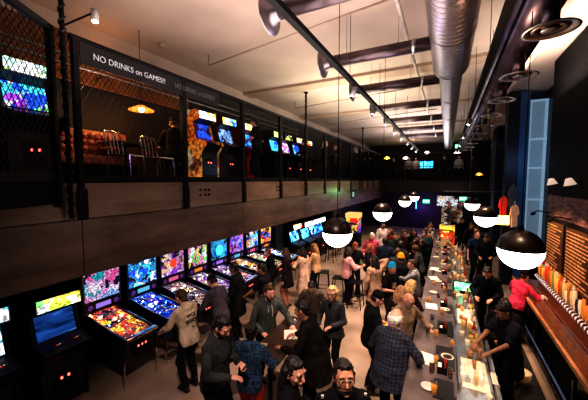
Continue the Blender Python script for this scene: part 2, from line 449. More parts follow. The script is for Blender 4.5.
# ------------------------------------------------------------------ CEILING FITTINGS
duct_m = mat('galvanized_duct', (.25, .22, .24), .34, .9, .35, 1.5)
def spiral_mat():
    m, nt, out = new_mat('spiral_duct')
    p = N(nt, 'ShaderNodeBsdfPrincipled'); L(nt, p.outputs[0], out.inputs[0]); p.inputs['Metallic'].default_value = .85; p.inputs['Roughness'].default_value = .34
    p.inputs['Base Color'].default_value = (.27, .23, .25, 1)
    tc = N(nt, 'ShaderNodeTexCoord')
    w = N(nt, 'ShaderNodeTexWave'); w.bands_direction = 'Y'; w.inputs['Scale'].default_value = 2.6; w.inputs['Distortion'].default_value = .4; L(nt, tc.outputs['Object'], w.inputs[0])
    r = N(nt, 'ShaderNodeValToRGB'); r.color_ramp.elements[0].position = .0; r.color_ramp.elements[1].position = .25; L(nt, w.outputs[1], r.inputs[0])
    bp = N(nt, 'ShaderNodeBump'); bp.inputs['Strength'].default_value = .9; bp.inputs['Distance'].default_value = .02; L(nt, r.outputs[0], bp.inputs['Height']); L(nt, bp.outputs[0], p.inputs['Normal'])
    return m
spiral = spiral_mat()
def yduct(segs):
    b = MB(); prof = []
    for y, r in segs: prof.append((r, y))
    return b.lathe(prof, (0, 0, 0), 32, (0, 1, 0))
md = thing('main_duct', 'large round spiral duct hung centrally that narrows away from the camera', 'duct', (0, 0, 5.75))
yduct([(-1, .30), (6.3, .30), (6.55, .215), (22, .215)]).build('duct_body', spiral, md, True)
for y in (1.2, 3.0, 4.8, 6.3, 8.6, 11, 13.5, 16, 19):
    r = .30 if y < 6.4 else .215
    MB().lathe([(r+.008, -.03), (r+.012, -.02), (r+.012, .02), (r+.008, .03)], (0, y, 0), 32, (0, 1, 0), False).build('joint_band', duct_m, md, True)
dark_duct = mat('dark_galvanized', (.12, .09, .10), .35, .8, .3, 2)
for i, y in enumerate((3.5, 5.4, 7.35, 9.5, 11.7, 13.9, 16.1)):
    t = thing('branch_duct', ['branch duct with flared mouth nearest the camera', 'second branch duct with flared mouth from the camera', 'third branch duct from the camera with flared mouth', 'fourth branch duct from the camera with flared mouth', 'fifth branch duct from the camera', 'sixth branch duct from the camera', 'farthest branch duct reaching left from the main duct'][i], 'duct', (-2.05, y, 5.8), 0, 'branch ducts with flared mouths')
    MB().lathe([(.105, -.05), (.105, 1.84)], (0, 0, 0), 20, (1, 0, 0)).build('pipe', dark_duct, t, True)
    MB().lathe([(.09, .06), (.108, .04), (.125, -.03), (.18, -.08), (.262, -.10), (.27, -.112), (.25, -.118), (.16, -.10), (.10, -.05), (.09, .0)], (0, 0, 0), 28, (1, 0, 0), False).build('flared_mouth', duct_m, t, True)
    MB().tube([(.35, 0, .10), (.35, 0, .74)], .006, 6).build('hanger', steel, t)
    MB().tube([(1.25, 0, .10), (1.25, 0, .74)], .006, 6).build('hanger', steel, t)
    MB().lathe([(.107, -.03), (.12, -.02), (.12, .02), (.107, .03)], (1.5, 0, 0), 20, (1, 0, 0), False).build('collar', steel, t, True)
# right duct over the bar with round diffusers
bd_ = thing('bar_duct', 'dark round duct running along the bar side of the ceiling', 'duct', (.83, 0, 5.55))
yduct([(-1, .24), (21, .24)]).build('duct_body', mat('blued_duct', (.14, .12, .17), .3, .85, .35, 2), bd_, True)
for i in range(10):
    y = 3.72 + i*1.42
    t = thing('air_diffuser', 'round ringed air diffuser below the bar duct, number %d from the camera' % (i+1) if i else 'round ringed air diffuser below the bar duct, nearest the camera', 'diffuser', (.83, y, 5.03), 0, 'round diffusers under the bar duct')
    t['label'] = ['nearest and largest', 'second nearest', 'third nearest', 'fourth nearest', 'fifth nearest', 'sixth nearest', 'seventh nearest', 'third from the far end', 'second from the far end', 'farthest'][i] + ' round ringed air diffuser below the bar duct'
    MB().lathe([(.07, .02), (.07, .315)], seg=18).build('neck', dark_duct, t, True)
    MB().lathe([(.07, .05), (.12, .03), (.215, .0), (.225, -.01), (.2, -.012), (.16, .01)], seg=28, closed=False).build('outer_ring', steel, t, True)
    MB().lathe([(.15, .005), (.13, -.01), (.10, .01)], seg=24, closed=False).build('inner_ring', dark_duct, t, True)
    MB().lathe([(0, .0), (.07, -.012), (.075, -.004), (0, .012)], seg=20).build('centre_disc', steel, t, True)
# lighting tracks
def track(x, z, y0, y1, lab, heads):
    t = thing('light_track', lab, 'track', (x, 0, z))
    MB().box(-.042, .042, y0, y1, -.035, .035, .005).build('rail', black, t)
    y = y0+.6
    while y < y1:
        MB().tube([(0, y, .03), (0, y, 6.55-z)], .005, 5).build('hanger', black, t); y += 2.6
    return t
track(-1.6, 5.40, -.5, 19.5, 'long black lighting track hung left of the main duct', 8)
track(.50, 5.35, -.5, 21, 'long black lighting track hung beside the bar duct', 8)
spot_y = [5.55, 7.3, 8.9, 10.6, 12.3, 14.2, 16.2, 18.3]
names = ['nearest', 'second', 'third', 'fourth', 'fifth', 'sixth', 'seventh', 'farthest']
def spot(loc, lab, rz=0, warm=6, grp=None):
    t = thing('track_spotlight', lab, 'spotlight', loc, rz, grp)
    MB().tube([(0, 0, 0), (0, 0, -.09)], .012, 6).build('stem', black, t)
    MB().lathe([(.02, .09), (.045, .08), (.045, -.08), (.03, -.08), (.03, -.05)], (0, .0, -.12), 14, (.35, 0, 1), True).build('head', mat('lamp_head', (.25, .24, .23), .4, .3), t, True)
    MB().lathe([(0, -.001), (.036, -.001), (.036, -.006), (0, -.006)], V((0, 0, -.12))+V((.35, 0, 1)).normalized()*-.081, 12, (.35, 0, 1)).build('lens', glow('spot_lens', (1, .85, .65), 14), t)
    return t
for i, y in enumerate(spot_y):
    spot((-1.6, y, 5.37), '%s small cylindrical spotlight on the left lighting track' % names[i], grp='spotlights on the left track')
for i, y in enumerate((9.6, 12.5, 15.5)):
    spot((.50, y, 5.32), '%s small spotlight on the track beside the bar duct' % ('nearest', 'middle', 'farthest')[i], grp='spotlights on the bar track')
t = thing('wall_spotlight', 'white cylindrical spotlight on a black arm above the near railing', 'spotlight', (XM+.2, 2.42, 5.66))
MB().tube([(-.22, -.30, -.12), (0, -.03, .12)], .013, 8).build('arm', black, t)
MB().lathe([(.0, .09), (.045, .085), (.05, -.08), (.035, -.08), (.035, -.06), (0, -.06)], (0, 0, .1), 16, (-.2, .1, 1)).build('head', mat('white_metal', (.5, .47, .45), .4), t, True)
MB().lathe([(0, -.005), (.034, -.005), (.034, -.012), (0, -.012)], (.012, -.006, .03), 14, (-.2, .1, 1)).build('lens', glow('spot_lens', (1, .85, .65), 14), t)
# thin pipes under the ceiling
pipe_m = mat('painted_pipe', (.34, .26, .22), .6, 0, .1)
for a, b_, lab in (((-5.1, 5.5, 6.3), (-.4, 4.7, 6.3), 'thin painted pipe crossing the near ceiling, hooked at its left end'),
                 ((-5.2, 10.2, 6.3), (-.4, 9.4, 6.3), 'thin painted pipe crossing the middle of the ceiling'),
                 ((-5.3, 13.8, 6.3), (-.4, 12.7, 6.3), 'thin painted pipe crossing the far ceiling')):
    a, b_ = V(a), V(b_)
    o = MB().tube([a+V((0, .02, .25)), a+V((-.01, .01, .02)), a, b_], .017, 8).build('ceiling_pipe', pipe_m, None, True); tag(o, lab, 'pipe')
for i, (x, y, lab) in enumerate(((-5.6, 4.6, 'small round smoke detector on the ceiling above the sign'), (-4.7, 8.6, 'small dark square sensor on the ceiling left of the middle pipe'))):
    o = MB().lathe([(0, 0), (.05, 0), (.07, .04), (.07, .06), (0, .06)], (x, y, 6.49), 14).build('smoke_detector', mat('detector', (.35, .28, .24) if i == 0 else (.02, .02, .02), .5), None, True); tag(o, lab, 'detector')
# copper-ish branch line parallel to the main duct
o = MB().tube([(-.75, 2, 6.3), (-.75, 20, 6.3)], .035, 8).build('ceiling_pipe', mat('pale_pipe', (.5, .45, .4), .5), None, True); tag(o, 'pale pipe running lengthwise left of the main duct', 'pipe')
# ------------------------------------------------------------------ GLOBE PENDANTS
def globe(x, y, z, lab):
    R = .215
    t = thing('globe_pendant', lab, 'lamp', (x, y, z), 0, 'half black globe pendants')
    up = [(R*math.sin(a), R*math.cos(a)) for a in [math.radians(k) for k in range(2, 89, 6)]] + [(R, 0)]
    dn = [(R, -.001)] + [(R*.995*math.sin(a), R*.995*math.cos(a)) for a in [math.radians(k) for k in range(94, 180, 6)]]
    MB().lathe(up, seg=32).build('shade', mat('globe_shade', (.018, .011, .009), .35, .3), t, True)
    MB().lathe(dn, seg=32).build('diffuser', white_shade, t, True)
    MB().lathe([(0, R), (.03, R), (.022, R+.05), (0, R+.05)], seg=12).build('socket', black, t)
    MB().tube([(0, 0, R+.04), (0, 0, 6.55-z)], .005, 6).build('cord', black, t)
    return t
gz = 2.85
for i, y in enumerate((4.05, 7.1, 11.3, 14.6)):
    globe(-1.32 if i else -1.38, y, gz, ['nearest half black globe pendant over the walkway', 'second half black globe pendant over the walkway', 'third half black globe pendant over the walkway', 'farthest half black globe pendant over the walkway'][i])
for i, y in enumerate((3.95, 7.2, 10.9)):
    globe(.73, y, gz, ['largest half black globe pendant, over the bar aisle nearest the camera', 'second half black globe pendant over the bar aisle', 'farthest half black globe pendant over the bar aisle'][i])

# ------------------------------------------------------------------ PINBALL MACHINES
def pinball(y, lab, pal, fpal, seed, cab, s1=2.0, s2=1.6, blob=None):
    t = thing('pinball_machine', lab, 'pinball machine', (-6.12, y, 0), 0, 'pinball machines along the left wall')
    cm = mat('cabinet_%d' % seed, cab, .35, 0, .5, 5)
    side = [(.12, .60), (1.38, .48), (1.42, .52), (1.42, .90), (.12, 1.10)]
    MB().prism([(.12, .60), (1.36, .48), (1.40, .86), (.12, 1.03)], -.27, .27).build('cabinet', cm, t)
    for sy in (-1, 1):
        MB().prism(side, sy*.27, sy*.295).build('side_panel', cm, t)
        MB().tube([(.12, sy*.283, 1.105), (1.42, sy*.283, .905)], .014, 6).build('side_rail', chrome, t)
        for x, z in ((.2, .62), (1.36, .60)):
            MB().prism([(x-.025, 0), (x+.02, 0), (x+.03, z), (x-.03, z)], sy*.30, sy*.315).build('leg', chrome if x > 1 else blk_metal, t)
    MB().box(1.36, 1.46, -.30, .30, .875, .925, .012).build('lockdown_bar', chrome, t)
    MB().box(1.40, 1.415, -.17, .17, .55, .78, .004).build('coin_door', blk_metal, t)
    c = MB()
    for yy in (-.07, 0, .07): c.box(1.415, 1.422, yy-.012, yy+.012, .70, .73)
    c.build('coin_light', glow('coin_red', (1, .12, .08), 3), t)
    # playfield
    def pz(x): return 1.075 - (x-.12)*.154
    pf = MB().prism([(.14, pz(.14)-.02), (1.35, pz(1.35)-.02), (1.35, pz(1.35)-.005), (.14, pz(.14)-.005)], -.262, .262).build('playfield', art('playfield_%d' % seed, fpal, 12, s2*.7, seed, lamps=13), t)
    r = random.Random(seed)
    lampc = [glow('pf_lamp_w', (1, .85, .6), 9), glow('pf_lamp_r', (1, .1, .06), 6), glow('pf_lamp_b', (.15, .4, 1), 7), glow('pf_lamp_y', (1, .65, .1), 7)]
    for k in range(3):
        bx, by = .42+r.random()*.3, -.15+k*.14
        MB().lathe([(0, 0), (.03, 0), (.022, .02), (.04, .03), (.035, .04), (0, .045)], (bx, by, pz(bx)), 12).build('bumper', mat('bumper_cap', (.8, .75, .7), .4, emit=(1, .8, .6), es=1), pf, True)
    for sy in (-1, 1):
        MB().obox(V((1.12, sy*.07, pz(1.12)+.012)), (.03, .11, .02), Matrix.Rotation(sy*-.5, 3, 'Z'), .005).build('flipper', mat('flipper', (.8, .7, .5), .4), pf)
    a = [(.3+.5*math.sin(k/8*PI)*.5, -.2+.34*k/8, pz(.45)+.05+.02*math.sin(k)) for k in range(9)]
    MB().tube(a, .012, 6).build('ramp', mat('ramp_%d' % (seed % 3), [(.8, .2, .1), (.2, .4, .9), (.7, .7, .75)][seed % 3], .3, .3), pf, True)
    for k in range(9):
        bx, by = .22+r.random()*.95, (r.random()-.5)*.46
        MB().ell((bx, by, pz(bx)+.008), (.014, .014, .012), None, 8).build('lamp_insert', lampc[r.randrange(4)], pf)
    # backbox
    MB().box(.04, .30, -.36, .36, 1.10, 1.92, .012).build('backbox', cm, t)
    bg = MB().box(.30, .312, -.32, .32, 1.34, 1.87).build('backglass', art('backglass_%d' % seed, pal, 12, s1*.55, seed+5), t)
    if blob:
        bm_ = MB(); bm_.lathe([(0, 0), (blob[1], 0), (blob[1]*.8, .006), (0, .008)], (.313, blob[2], blob[3]), 18, (1, 0, 0)); bm_.build('artwork_centre', glow('blob_%d' % seed, blob[0], 1.0), bg)
    sp = MB().box(.29, .315, -.33, .33, 1.13, 1.32, .006).build('speaker_panel', black_gloss, t)
    for sy in (-1, 1):
        MB().lathe([(.045, 0), (.05, .006), (.04, .008)], (.315, sy*.24, 1.225), 14, (1, 0, 0), True).build('speaker_ring', mat('purple_ring', (.1, .05, .2), .3, emit=(.4, .1, .9), es=.12), sp)
    MB().box(.315, .318, -.14, .14, 1.18, 1.27).build('score_display', glow('dmd_%d' % (seed % 4), [(1, .35, .1), (.5, .3, 1), (.2, .7, 1), (.9, .2, .4)][seed % 4], .5), sp)
    return t
W=(.95,.95,1); PK=(1,.25,.55); CY=(.1,.75,1); BL=(.03,.12,.9); RD=(1,.06,.03); OR=(1,.35,.04); YE=(1,.8,.12); GR=(.2,.8,.2); PU=(.4,.08,.8); DK=(.03,.02,.06); BR=(.25,.08,.1); TL=(.05,.4,.5)
pb = [
 (3.28, 'pinball machine with pink and pale blue backglass and orange lit playfield, nearest the camera', [(.75,.4,.7),TL,(.9,.8,.95),DK,(.3,.5,.9),(.8,.15,.4)], [(.9,.18,.05),OR,BR,(.8,.1,.1),YE,DK,(.5,.1,.05)], 1, (.02,.015,.02), 1.2, 1.1, None),
 (4.13, 'pinball machine with bright cyan backglass and deep blue playfield', [CY,BL,W,(.05,.3,.6),(.4,.9,1),DK], [BL,(.0,.03,.5),(.05,.1,.8),DK,(.1,.3,1),PU], 2, (.01,.02,.06), 1.6, 1.1, None),
 (4.93, 'pinball machine with a red disc in a brown and violet backglass', [BR,(.6,.3,.5),(.9,.6,.3),PU,DK,(.8,.7,.8)], [(.7,.6,.65),(.3,.2,.25),(.8,.5,.4),DK,(.5,.4,.6),(.2,.1,.15)], 3, (.03,.02,.03), 1.3, .8, (RD, .10, .0, 1.6)),
 (5.74, 'pinball machine with pink, yellow and green backglass behind the grey coat player', [(.9,.3,.5),W,YE,GR,DK,(.5,.2,.5)], [(.8,.7,.8),PU,(.5,.3,.6),DK,(.7,.5,.5)], 4, (.02,.02,.03), 1.3, .9, None),
 (6.57, 'pinball machine with cyan round target backglass', [CY,TL,BL,(.1,.5,.9),DK], [W,(.6,.4,1),(.3,.2,.8),DK,(.8,.3,.2)], 5, (.02,.02,.05), 1.3, 1.0, ((.1,.8,1), .15, 0, 1.57)),
 (7.38, 'pinball machine with purple and blue backglass beside the target one', [PU,BL,PK,(.5,.5,.9),DK], [RD,YE,W,DK,OR], 6, (.03,.01,.02), 1.3, 1.0, None),
 (8.22, 'pinball machine with white and blue backglass near the wall column', [W,CY,BL,OR,(.7,.8,1),DK], [OR,GR,YE,W,DK,RD], 7, (.02,.02,.04), 1.4, 1.0, None),
 (9.08, 'pinball machine with orange, red and blue backglass, farthest before the column', [OR,RD,BL,YE,DK,(.9,.5,.3)], [CY,(.5,.8,1),W,BL,DK], 8, (.02,.02,.04), 1.5, 1.2, None),
]
for a in pb: pinball(*a)
# ------------------------------------------------------------------ ARCADE CABINETS
def arcade(loc, lab, marq, scr, body, sidem=None, group=None, rz=0, front=None, w=.33, sc=1.0):
    t = thing('arcade_cabinet', lab, 'arcade cabinet', loc, rz, group); t.scale = (sc, sc, sc)
    prof = [(0, 0), (.70, 0), (.70, .74), (.88, .93), (.86, 1.01), (.52, 1.10), (.40, 1.54), (.64, 1.60), (.62, 1.84), (0, 1.84)]
    ins = [(.01, .02), (.66, .02), (.66, .75), (.84, .95), (.50, 1.05), (.36, 1.5), (.60, 1.60), (.58, 1.80), (.01, 1.80)]
    bm_ = mat('arc_body_%.2f_%.2f_%.2f' % body, body, .4, 0, .3)
    MB().prism(ins, -w+.02, w-.02).build('cabinet_body', bm_, t)
    for sy in (-1, 1):
        MB().prism(prof, sy*w, sy*(w-.022)).build('side_panel', sidem or bm_, t)
    MB().prism([(.60, 1.62), (.63, 1.62), (.615, 1.80), (.59, 1.80)], -w+.03, w-.03).build('marquee', marq, t)
    MB().prism([(.505, 1.12), (.515, 1.13), (.405, 1.50), (.39, 1.49)], -w+.06, w-.06).build('screen', scr, t)
    cp = MB().prism([(.54, 1.075), (.83, .99), (.83, 1.005), (.54, 1.09)], -w+.03, w-.03).build('control_panel', mat('panel_%s' % (group or 'x')[:4], (.04, .03, .07), .35, 0, .6), t)
    for sy in (-.14, .12):
        MB().tube([(.70, sy, 1.03), (.70, sy, 1.10)], .006, 6).ell((.70, sy, 1.115), (.017, .017, .017), None, 8).build('joystick', mat('ball_top', (.5, .03, .03), .3), cp, True)
        for k in range(3):
            MB().lathe([(0, 0), (.013, 0), (.012, .01), (0, .012)], (.68-.01*k, sy+.05+.035*k, 1.042), 10).build('button', [mat('btn_r', (.8, .05, .03), .3, emit=(1, .1, .05), es=.5), mat('btn_y', (.8, .6, .05), .3, emit=(1, .7, .1), es=.5), mat('btn_w', (.7, .7, .7), .3, emit=(1, 1, 1), es=.3)][k], cp)
    cd = MB().box(.66, .672, -.15, .15, .2, .6, .003).build('coin_door', front or blk_metal, t)
    for sy in (-.05, .05): MB().box(.672, .678, sy-.015, sy+.015, .46, .50).build('coin_slot', glow('coin_red', (1, .12, .08), 3), cd)
    return t
a1m = art('marq_rainbow', [YE,W,GR,(.8,.9,.3),W,CY], 10, 1.6, 3)
a2s = art('scr_cyan', [CY,(.3,.9,1),TL,W,BL], 7, 1.1, 4)
arcade((-6.0, 1.45, 0), 'arcade cabinet with cyan marquee and screen, cut by the left edge downstairs', art('marq_cyan', [CY,W,TL,(.2,.8,.9)], 8, 1.1, 9), a2s, (.01,.01,.02), group='downstairs left wall arcades', sc=1.02)
arcade((-6.0, 2.38, 0), 'arcade cabinet with yellow green marquee and dim blue screen beside the first pinball', art('marq_lime', [YE,(.6,.8,.1),W,(.8,.9,.5),GR], 9, 1.4, 2, stretch=(1,.6,1)), art('scr_blue', [(.05,.15,.5),(.1,.3,.7),(.02,.08,.3),(.3,.5,.8)], 3, .8, 6, stretch=(1,.2,1)), (.012,.01,.02), group='downstairs left wall arcades', sc=.98)
far = [(-5.95, 10.72, 'arcade cabinet with red lit side beyond the wall column', [W,YE,RD,(1,.7,.5)], [CY,BL,(.3,.8,1),DK]),
       (-5.85, 11.55, 'arcade cabinet with green edged white marquee where two people in cream stand', [W,W,(.7,1,.6),(.9,1,.8)], [CY,BL,DK,(.2,.6,1)]),
       (-5.85, 12.4, 'arcade cabinet with white marquee next to the green edged one', [W,W,(1,.9,.8),(.9,.9,1)], [CY,BL,DK,(.4,.8,1)]),
       (-5.85, 13.15, 'arcade cabinet with pale marquee, last before the corrugated wall', [W,W,(1,.8,.7)], [CY,BL,DK])]
for i, (x, y, lab, p1, p2) in enumerate(far):
    arcade((x, y, 0), lab, art('fm%d' % i, p1, 7, 3.0, i), art('fs%d' % i, p2, 9, 2.2, i+3), (.01,.01,.015), w=.40, group='arcades below the far mezzanine')
# upstairs row
side_art = art('side_orange', [(.9,.28,.04),(.95,.36,.07),(.8,.16,.03),(.9,.32,.06),(.25,.08,.04),(.6,.45,.25)], 4, .42, 12)
ups = [
 (.35, 'upstairs arcade cabinet behind the mesh, cut by the left edge', [PU,BL,DK,RD], [BL,DK,PU], None, (.01,.01,.02)),
 (2.28, 'upstairs arcade cabinet with rainbow marquee behind the wire mesh', [YE,W,GR,(.9,1,.6),W,(.6,.9,.8)], [BL,CY,GR,W,(.4,.6,1),PU], None, (.01,.01,.02)),
 (6.05, 'upstairs arcade cabinet with orange painted side and pale blue marquee', [W,(.7,.9,1),YE,W], [DK,BL,PU], side_art, (.015,.01,.012)),
 (6.95, 'upstairs arcade cabinet with blue and yellow marquee and grey blue screen', [CY,YE,W,BL], [(.1,.3,.7),(.4,.6,.9),(.2,.3,.5),DK], None, (.012,.012,.03)),
 (8.0, 'upstairs arcade cabinet with red front below a cream marquee', [YE,W,(1,.8,.4)], [BL,CY,(.1,.3,.9),DK], None, (.30,.015,.01)),
 (9.75, 'upstairs arcade cabinet with lime marquee and cyan screen', [(.7,.95,.1),(.8,1,.2),W], [CY,(.2,.9,1),BL], None, (.01,.01,.015)),
 (10.6, 'upstairs arcade cabinet with lime marquee and pink white screen', [(.7,.9,.1),(.9,1,.3),DK], [PK,W,PU,(.9,.8,1)], None, (.01,.01,.015)),
 (11.6, 'upstairs arcade cabinet with white marquee and blue screen', [W,(.9,.95,1),YE], [BL,CY,W,DK], None, (.01,.01,.015)),
 (12.6, 'upstairs arcade cabinet with dim orange marquee, farthest visible', [OR,W,RD], [PK,BL,CY,DK], None, (.01,.01,.015)),
]
for i, (y, lab, p1, p2, sm, body) in enumerate(ups):
    arcade((-6.3, y, 3.58), lab, art('um%d' % i, p1, 8, 2.0 if i > 1 else 1.5, i+1), art('us%d' % i, p2, 9, 1.1, i+7), body, sm, 'arcade cabinets on the mezzanine')
# yellow runner strip on the mezzanine floor edge
o = MB().box(-4.75, -4.5, 4.2, 6.6, 3.582, 3.66, .01).build('cable_ramp', mat('amber_ramp', (.5, .28, .08), .5, 0, .3, 20), None); tag(o, 'amber cable ramp lying behind the railing below the orange sided game', 'cable ramp')
# round stool / trash bin beside left arcade
# ------------------------------------------------------------------ BAR
zinc = mat('zinc_counter', (.20, .165, .165), .22, .4, .3, 3)
bar = thing('bar_counter', 'long grey metal topped bar counter running away from the camera', 'bar counter', (-.12, 0, 0))
MB().box(-.28, .30, 1.9, 14.6, 1.03, 1.08, .008).build('counter_top', zinc, bar)
MB().box(-.16, .26, 1.95, 14.5, 0, 1.03).build('counter_front', dkwood, bar)
MB().tube([(-.22, 1.95, .2), (-.22, 14.4, .2)], .02, 8).build('foot_rail', mat('brass', (.5, .3, .1), .3, 1), bar)
ub = thing('underbar_station', 'stainless underbar with ice wells and bottle shelves behind the bar counter', 'bar station', (.19, 0, 0))
MB().box(0, .44, 2.4, 14.0, 0, .80).build('cabinet', blk_metal, ub)
MB().box(0, .44, 2.4, 14.0, .80, .84, .005).build('work_top', steel, ub)
for k, y in enumerate((3.2, 4.4, 6.4, 8.0)):
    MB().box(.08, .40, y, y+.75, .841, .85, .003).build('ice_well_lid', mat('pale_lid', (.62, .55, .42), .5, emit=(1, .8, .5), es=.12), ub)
    MB().box(.03, .06, y-.05, y+.8, .84, .92).build('divider', steel, ub)
# back bar
bb = thing('back_bar_counter', 'red-brown wooden back bar counter with raised edges under the beer menu', 'counter', (1.62, 0, 0))
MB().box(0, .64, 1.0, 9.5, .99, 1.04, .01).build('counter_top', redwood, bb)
MB().box(-.02, .03, 1.0, 9.5, 1.0, 1.075, .01).build('front_edge', mat('lit_edge_wood', (.6, .30, .16), .25, 0, .2), bb)  # highlight along the edge painted as a paler wood
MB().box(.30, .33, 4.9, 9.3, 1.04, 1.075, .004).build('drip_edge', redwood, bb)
MB().box(.10, .64, 1.0, 9.5, .0, .99).build('cabinet_body', black, bb)
for k in range(8):
    y = 1.2+k*1.02
    MB().box(.05, .10, y, y+.96, .12, .94, .004).build('fridge_door', glass('fridge_glass', (.35, .32, .3), .12), bb)
    MB().tube([(.04, y+.05, .3), (.04, y+.05, .8)], .01, 6).build('door_handle', chrome, bb)
MB().tube([(.0, 1.1, .42), (.0, 9.4, .42)], .02, 8).build('rail', mat('blue_steel', (.12, .2, .5), .3, .6), bb)
# tap wall: chrome pipe with spouts and tall handles
tw = thing('tap_rail', 'long chrome beer tap pipe mounted behind the back bar counter', 'tap rail', (2.12, 0, 0))
MB().tube([(0, 4.3, 1.24), (0, 9.4, 1.24)], .03, 10).build('pipe', mat('aged_chrome', (.25, .12, .08), .35, .8, .2), tw, True)
MB().box(.05, .15, 4.2, 9.5, 1.04, 1.40).build('back_panel', mat('copper_panel', (.35, .12, .05), .35, .5), tw)
tapc = [((.70,.22,.04),'orange'), ((.60,.36,.14),'tan'), ((.55,.05,.03),'red'), ((.75,.42,.05),'golden'), ((.30,.12,.04),'brown'), ((.75,.55,.36),'cream'), ((.03,.025,.02),'black'), ((.22,.20,.05),'olive')]
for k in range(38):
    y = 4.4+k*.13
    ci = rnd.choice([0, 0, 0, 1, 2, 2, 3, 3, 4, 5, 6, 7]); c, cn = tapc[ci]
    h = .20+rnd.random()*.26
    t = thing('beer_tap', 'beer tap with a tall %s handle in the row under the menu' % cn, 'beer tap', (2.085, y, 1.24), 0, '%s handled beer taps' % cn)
    MB().lathe([(.0, 0), (.012, 0), (.010, .03), (.02, .05), (.034, h*.6), (.026, h), (0, h+.01)], (0, 0, .04), 8).build('handle', mat('tap_%s' % cn, c, .4, 0, .3, 20, emit=c, es=.35), t, True)  # handles glow in their own colour to paint in warm light
    MB().tube([(0, 0, .03), (-.04, 0, .02), (-.055, 0, -.01), (-.056, 0, -.04)], .007, 6).ell((-.052, 0, .0), (.016, .016, .016), None, 8).build('spout', mat('glint_chrome', (.9, .85, .85), .15, 1, .02, emit=(1, .8, .75), es=.45), t, True)  # spout and bead glow paints in the bright glints
# bottles
def bottle_mb(h=.30, r=.037):
    return MB().lathe([(0, 0), (r, 0), (r, h*.55), (r*.9, h*.62), (r*.36, h*.74), (r*.34, h*.95), (r*.42, h*.96), (r*.42, h), (0, h)], seg=12)
bcols = [((.35,.10,.02),'amber'), ((.02,.12,.03),'green'), ((.5,.45,.4),'clear'), ((.6,.35,.05),'golden'), ((.3,.02,.02),'red')]
bproto = {}
def bottle(x, y, z, ci, where, sc=1):
    c, cn = bcols[ci]
    lab = '%s glass bottle %s' % (cn, where); g = '%s bottles %s' % (cn, where)
    if (cn) not in bproto:
        t = thing('bottle', lab, 'bottle', (x, y, z), 0, g)
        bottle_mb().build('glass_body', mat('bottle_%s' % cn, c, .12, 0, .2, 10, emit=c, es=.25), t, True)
        MB().lathe([(.0378, .05), (.0378, .13)], seg=12, closed=False).build('bottle_label', mat('blabel_%s' % cn, (.7, .62, .45), .7), t, True)
        MB().lathe([(.0, .285), (.017, .285), (.017, .312), (0, .312)], seg=8).build('stopper', mat('stopper', (.05, .04, .04), .4), t)
        bproto[cn] = t
    else: t = dup(bproto[cn], (x, y, z), 0, lab, g)
    t.scale = (sc, sc, sc)
    return t
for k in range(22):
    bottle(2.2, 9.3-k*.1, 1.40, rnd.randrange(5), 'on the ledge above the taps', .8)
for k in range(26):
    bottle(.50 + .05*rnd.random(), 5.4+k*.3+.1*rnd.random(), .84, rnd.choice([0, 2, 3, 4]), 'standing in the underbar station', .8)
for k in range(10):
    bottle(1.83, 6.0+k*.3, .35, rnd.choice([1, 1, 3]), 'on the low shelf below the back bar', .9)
# white squeeze bottles beside the ice well
sq = None
for k in range(6):
    x, y = .28+.11*(k % 3), 4.55+.12*(k//3)
    t = thing('squeeze_bottle', 'white juice bottle with pointed cap clustered by the ice well', 'bottle', (x, y, .845), 0, 'white juice bottles by the ice well')
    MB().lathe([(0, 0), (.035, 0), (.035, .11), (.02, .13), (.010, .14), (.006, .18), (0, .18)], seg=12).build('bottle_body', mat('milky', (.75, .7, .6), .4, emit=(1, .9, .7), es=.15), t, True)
# bar menus, mats, glasses on the bar
def flat(name, x, y, z, w, l, rz, m, lab, cat, grp=None, th=.004):
    o = MB().box(-w/2, w/2, -l/2, l/2, 0, th, .001).build(name, m); o.location = (x, y, z); o.rotation_euler = (0, 0, rz); tag(o, lab, cat, grp); return o
mat_blk = mat('rubber_mat', (.010, .010, .012), .7)
for (x, y, rz, lab) in ((-.2, 2.95, .15, 'white paper menu lying on the bar nearest the camera'), (-.18, 4.45, -.2, 'white paper menu beside the bald man in beige'), (-.2, 6.4, .1, 'white paper menu below the long haired women'), (-.22, 8.3, .3, 'white paper napkin sheet in front of the striped sweater'), (-.24, 9.2, -.1, 'white paper menu at the far half of the bar')):
    flat('paper_menu', x, y, 1.081, .21, .29, rz, paper, lab, 'menu', 'paper menus on the bar')
for (y, lab) in ((3.3, 'black rubber bar mat nearest the camera'), (3.85, 'black rubber bar mat beside the beer glass'), (4.7, 'black rubber bar mat behind the middle menu'), (5.6, 'black rubber bar mat near the bald man')):
    flat('bar_mat', .04, y, 1.081, .22, .38, 0, mat_blk, lab, 'mat', 'rubber bar mats', .012)
def beer(x, y, z, lab, c=(.7, .30, .04), h=.15, g=None, cat='glass'):
    t = thing('beer_glass', lab, cat, (x, y, z), 0, g)
    MB().lathe([(.028, 0), (.028, .004), (.038, h), (.036, h), (.026, .006)], seg=16, closed=False).build('glass_wall', glass('tumbler', (.95, .95, .95), .15), t, True)
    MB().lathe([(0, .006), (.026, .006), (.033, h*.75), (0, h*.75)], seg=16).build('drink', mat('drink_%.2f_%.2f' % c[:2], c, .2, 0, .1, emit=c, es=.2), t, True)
    return t
beer(-.06, 3.72, 1.08, 'tall amber beer glass on the bar beside the rubber mat')
beer(-.10, 4.15, 1.08, 'dark soda glass on the bar just behind the amber beer', (.06, .02, .01))
beer(-.08, 5.15, 1.08, 'amber beer glass on the bar by the bald man')
beer(.02, 7.4, 1.08, 'orange drink glass at the middle of the bar', (.8, .25, .04))
beer(-.05, 9.9, 1.08, 'pale beer glass at the far end of the bar', (.7, .5, .2))
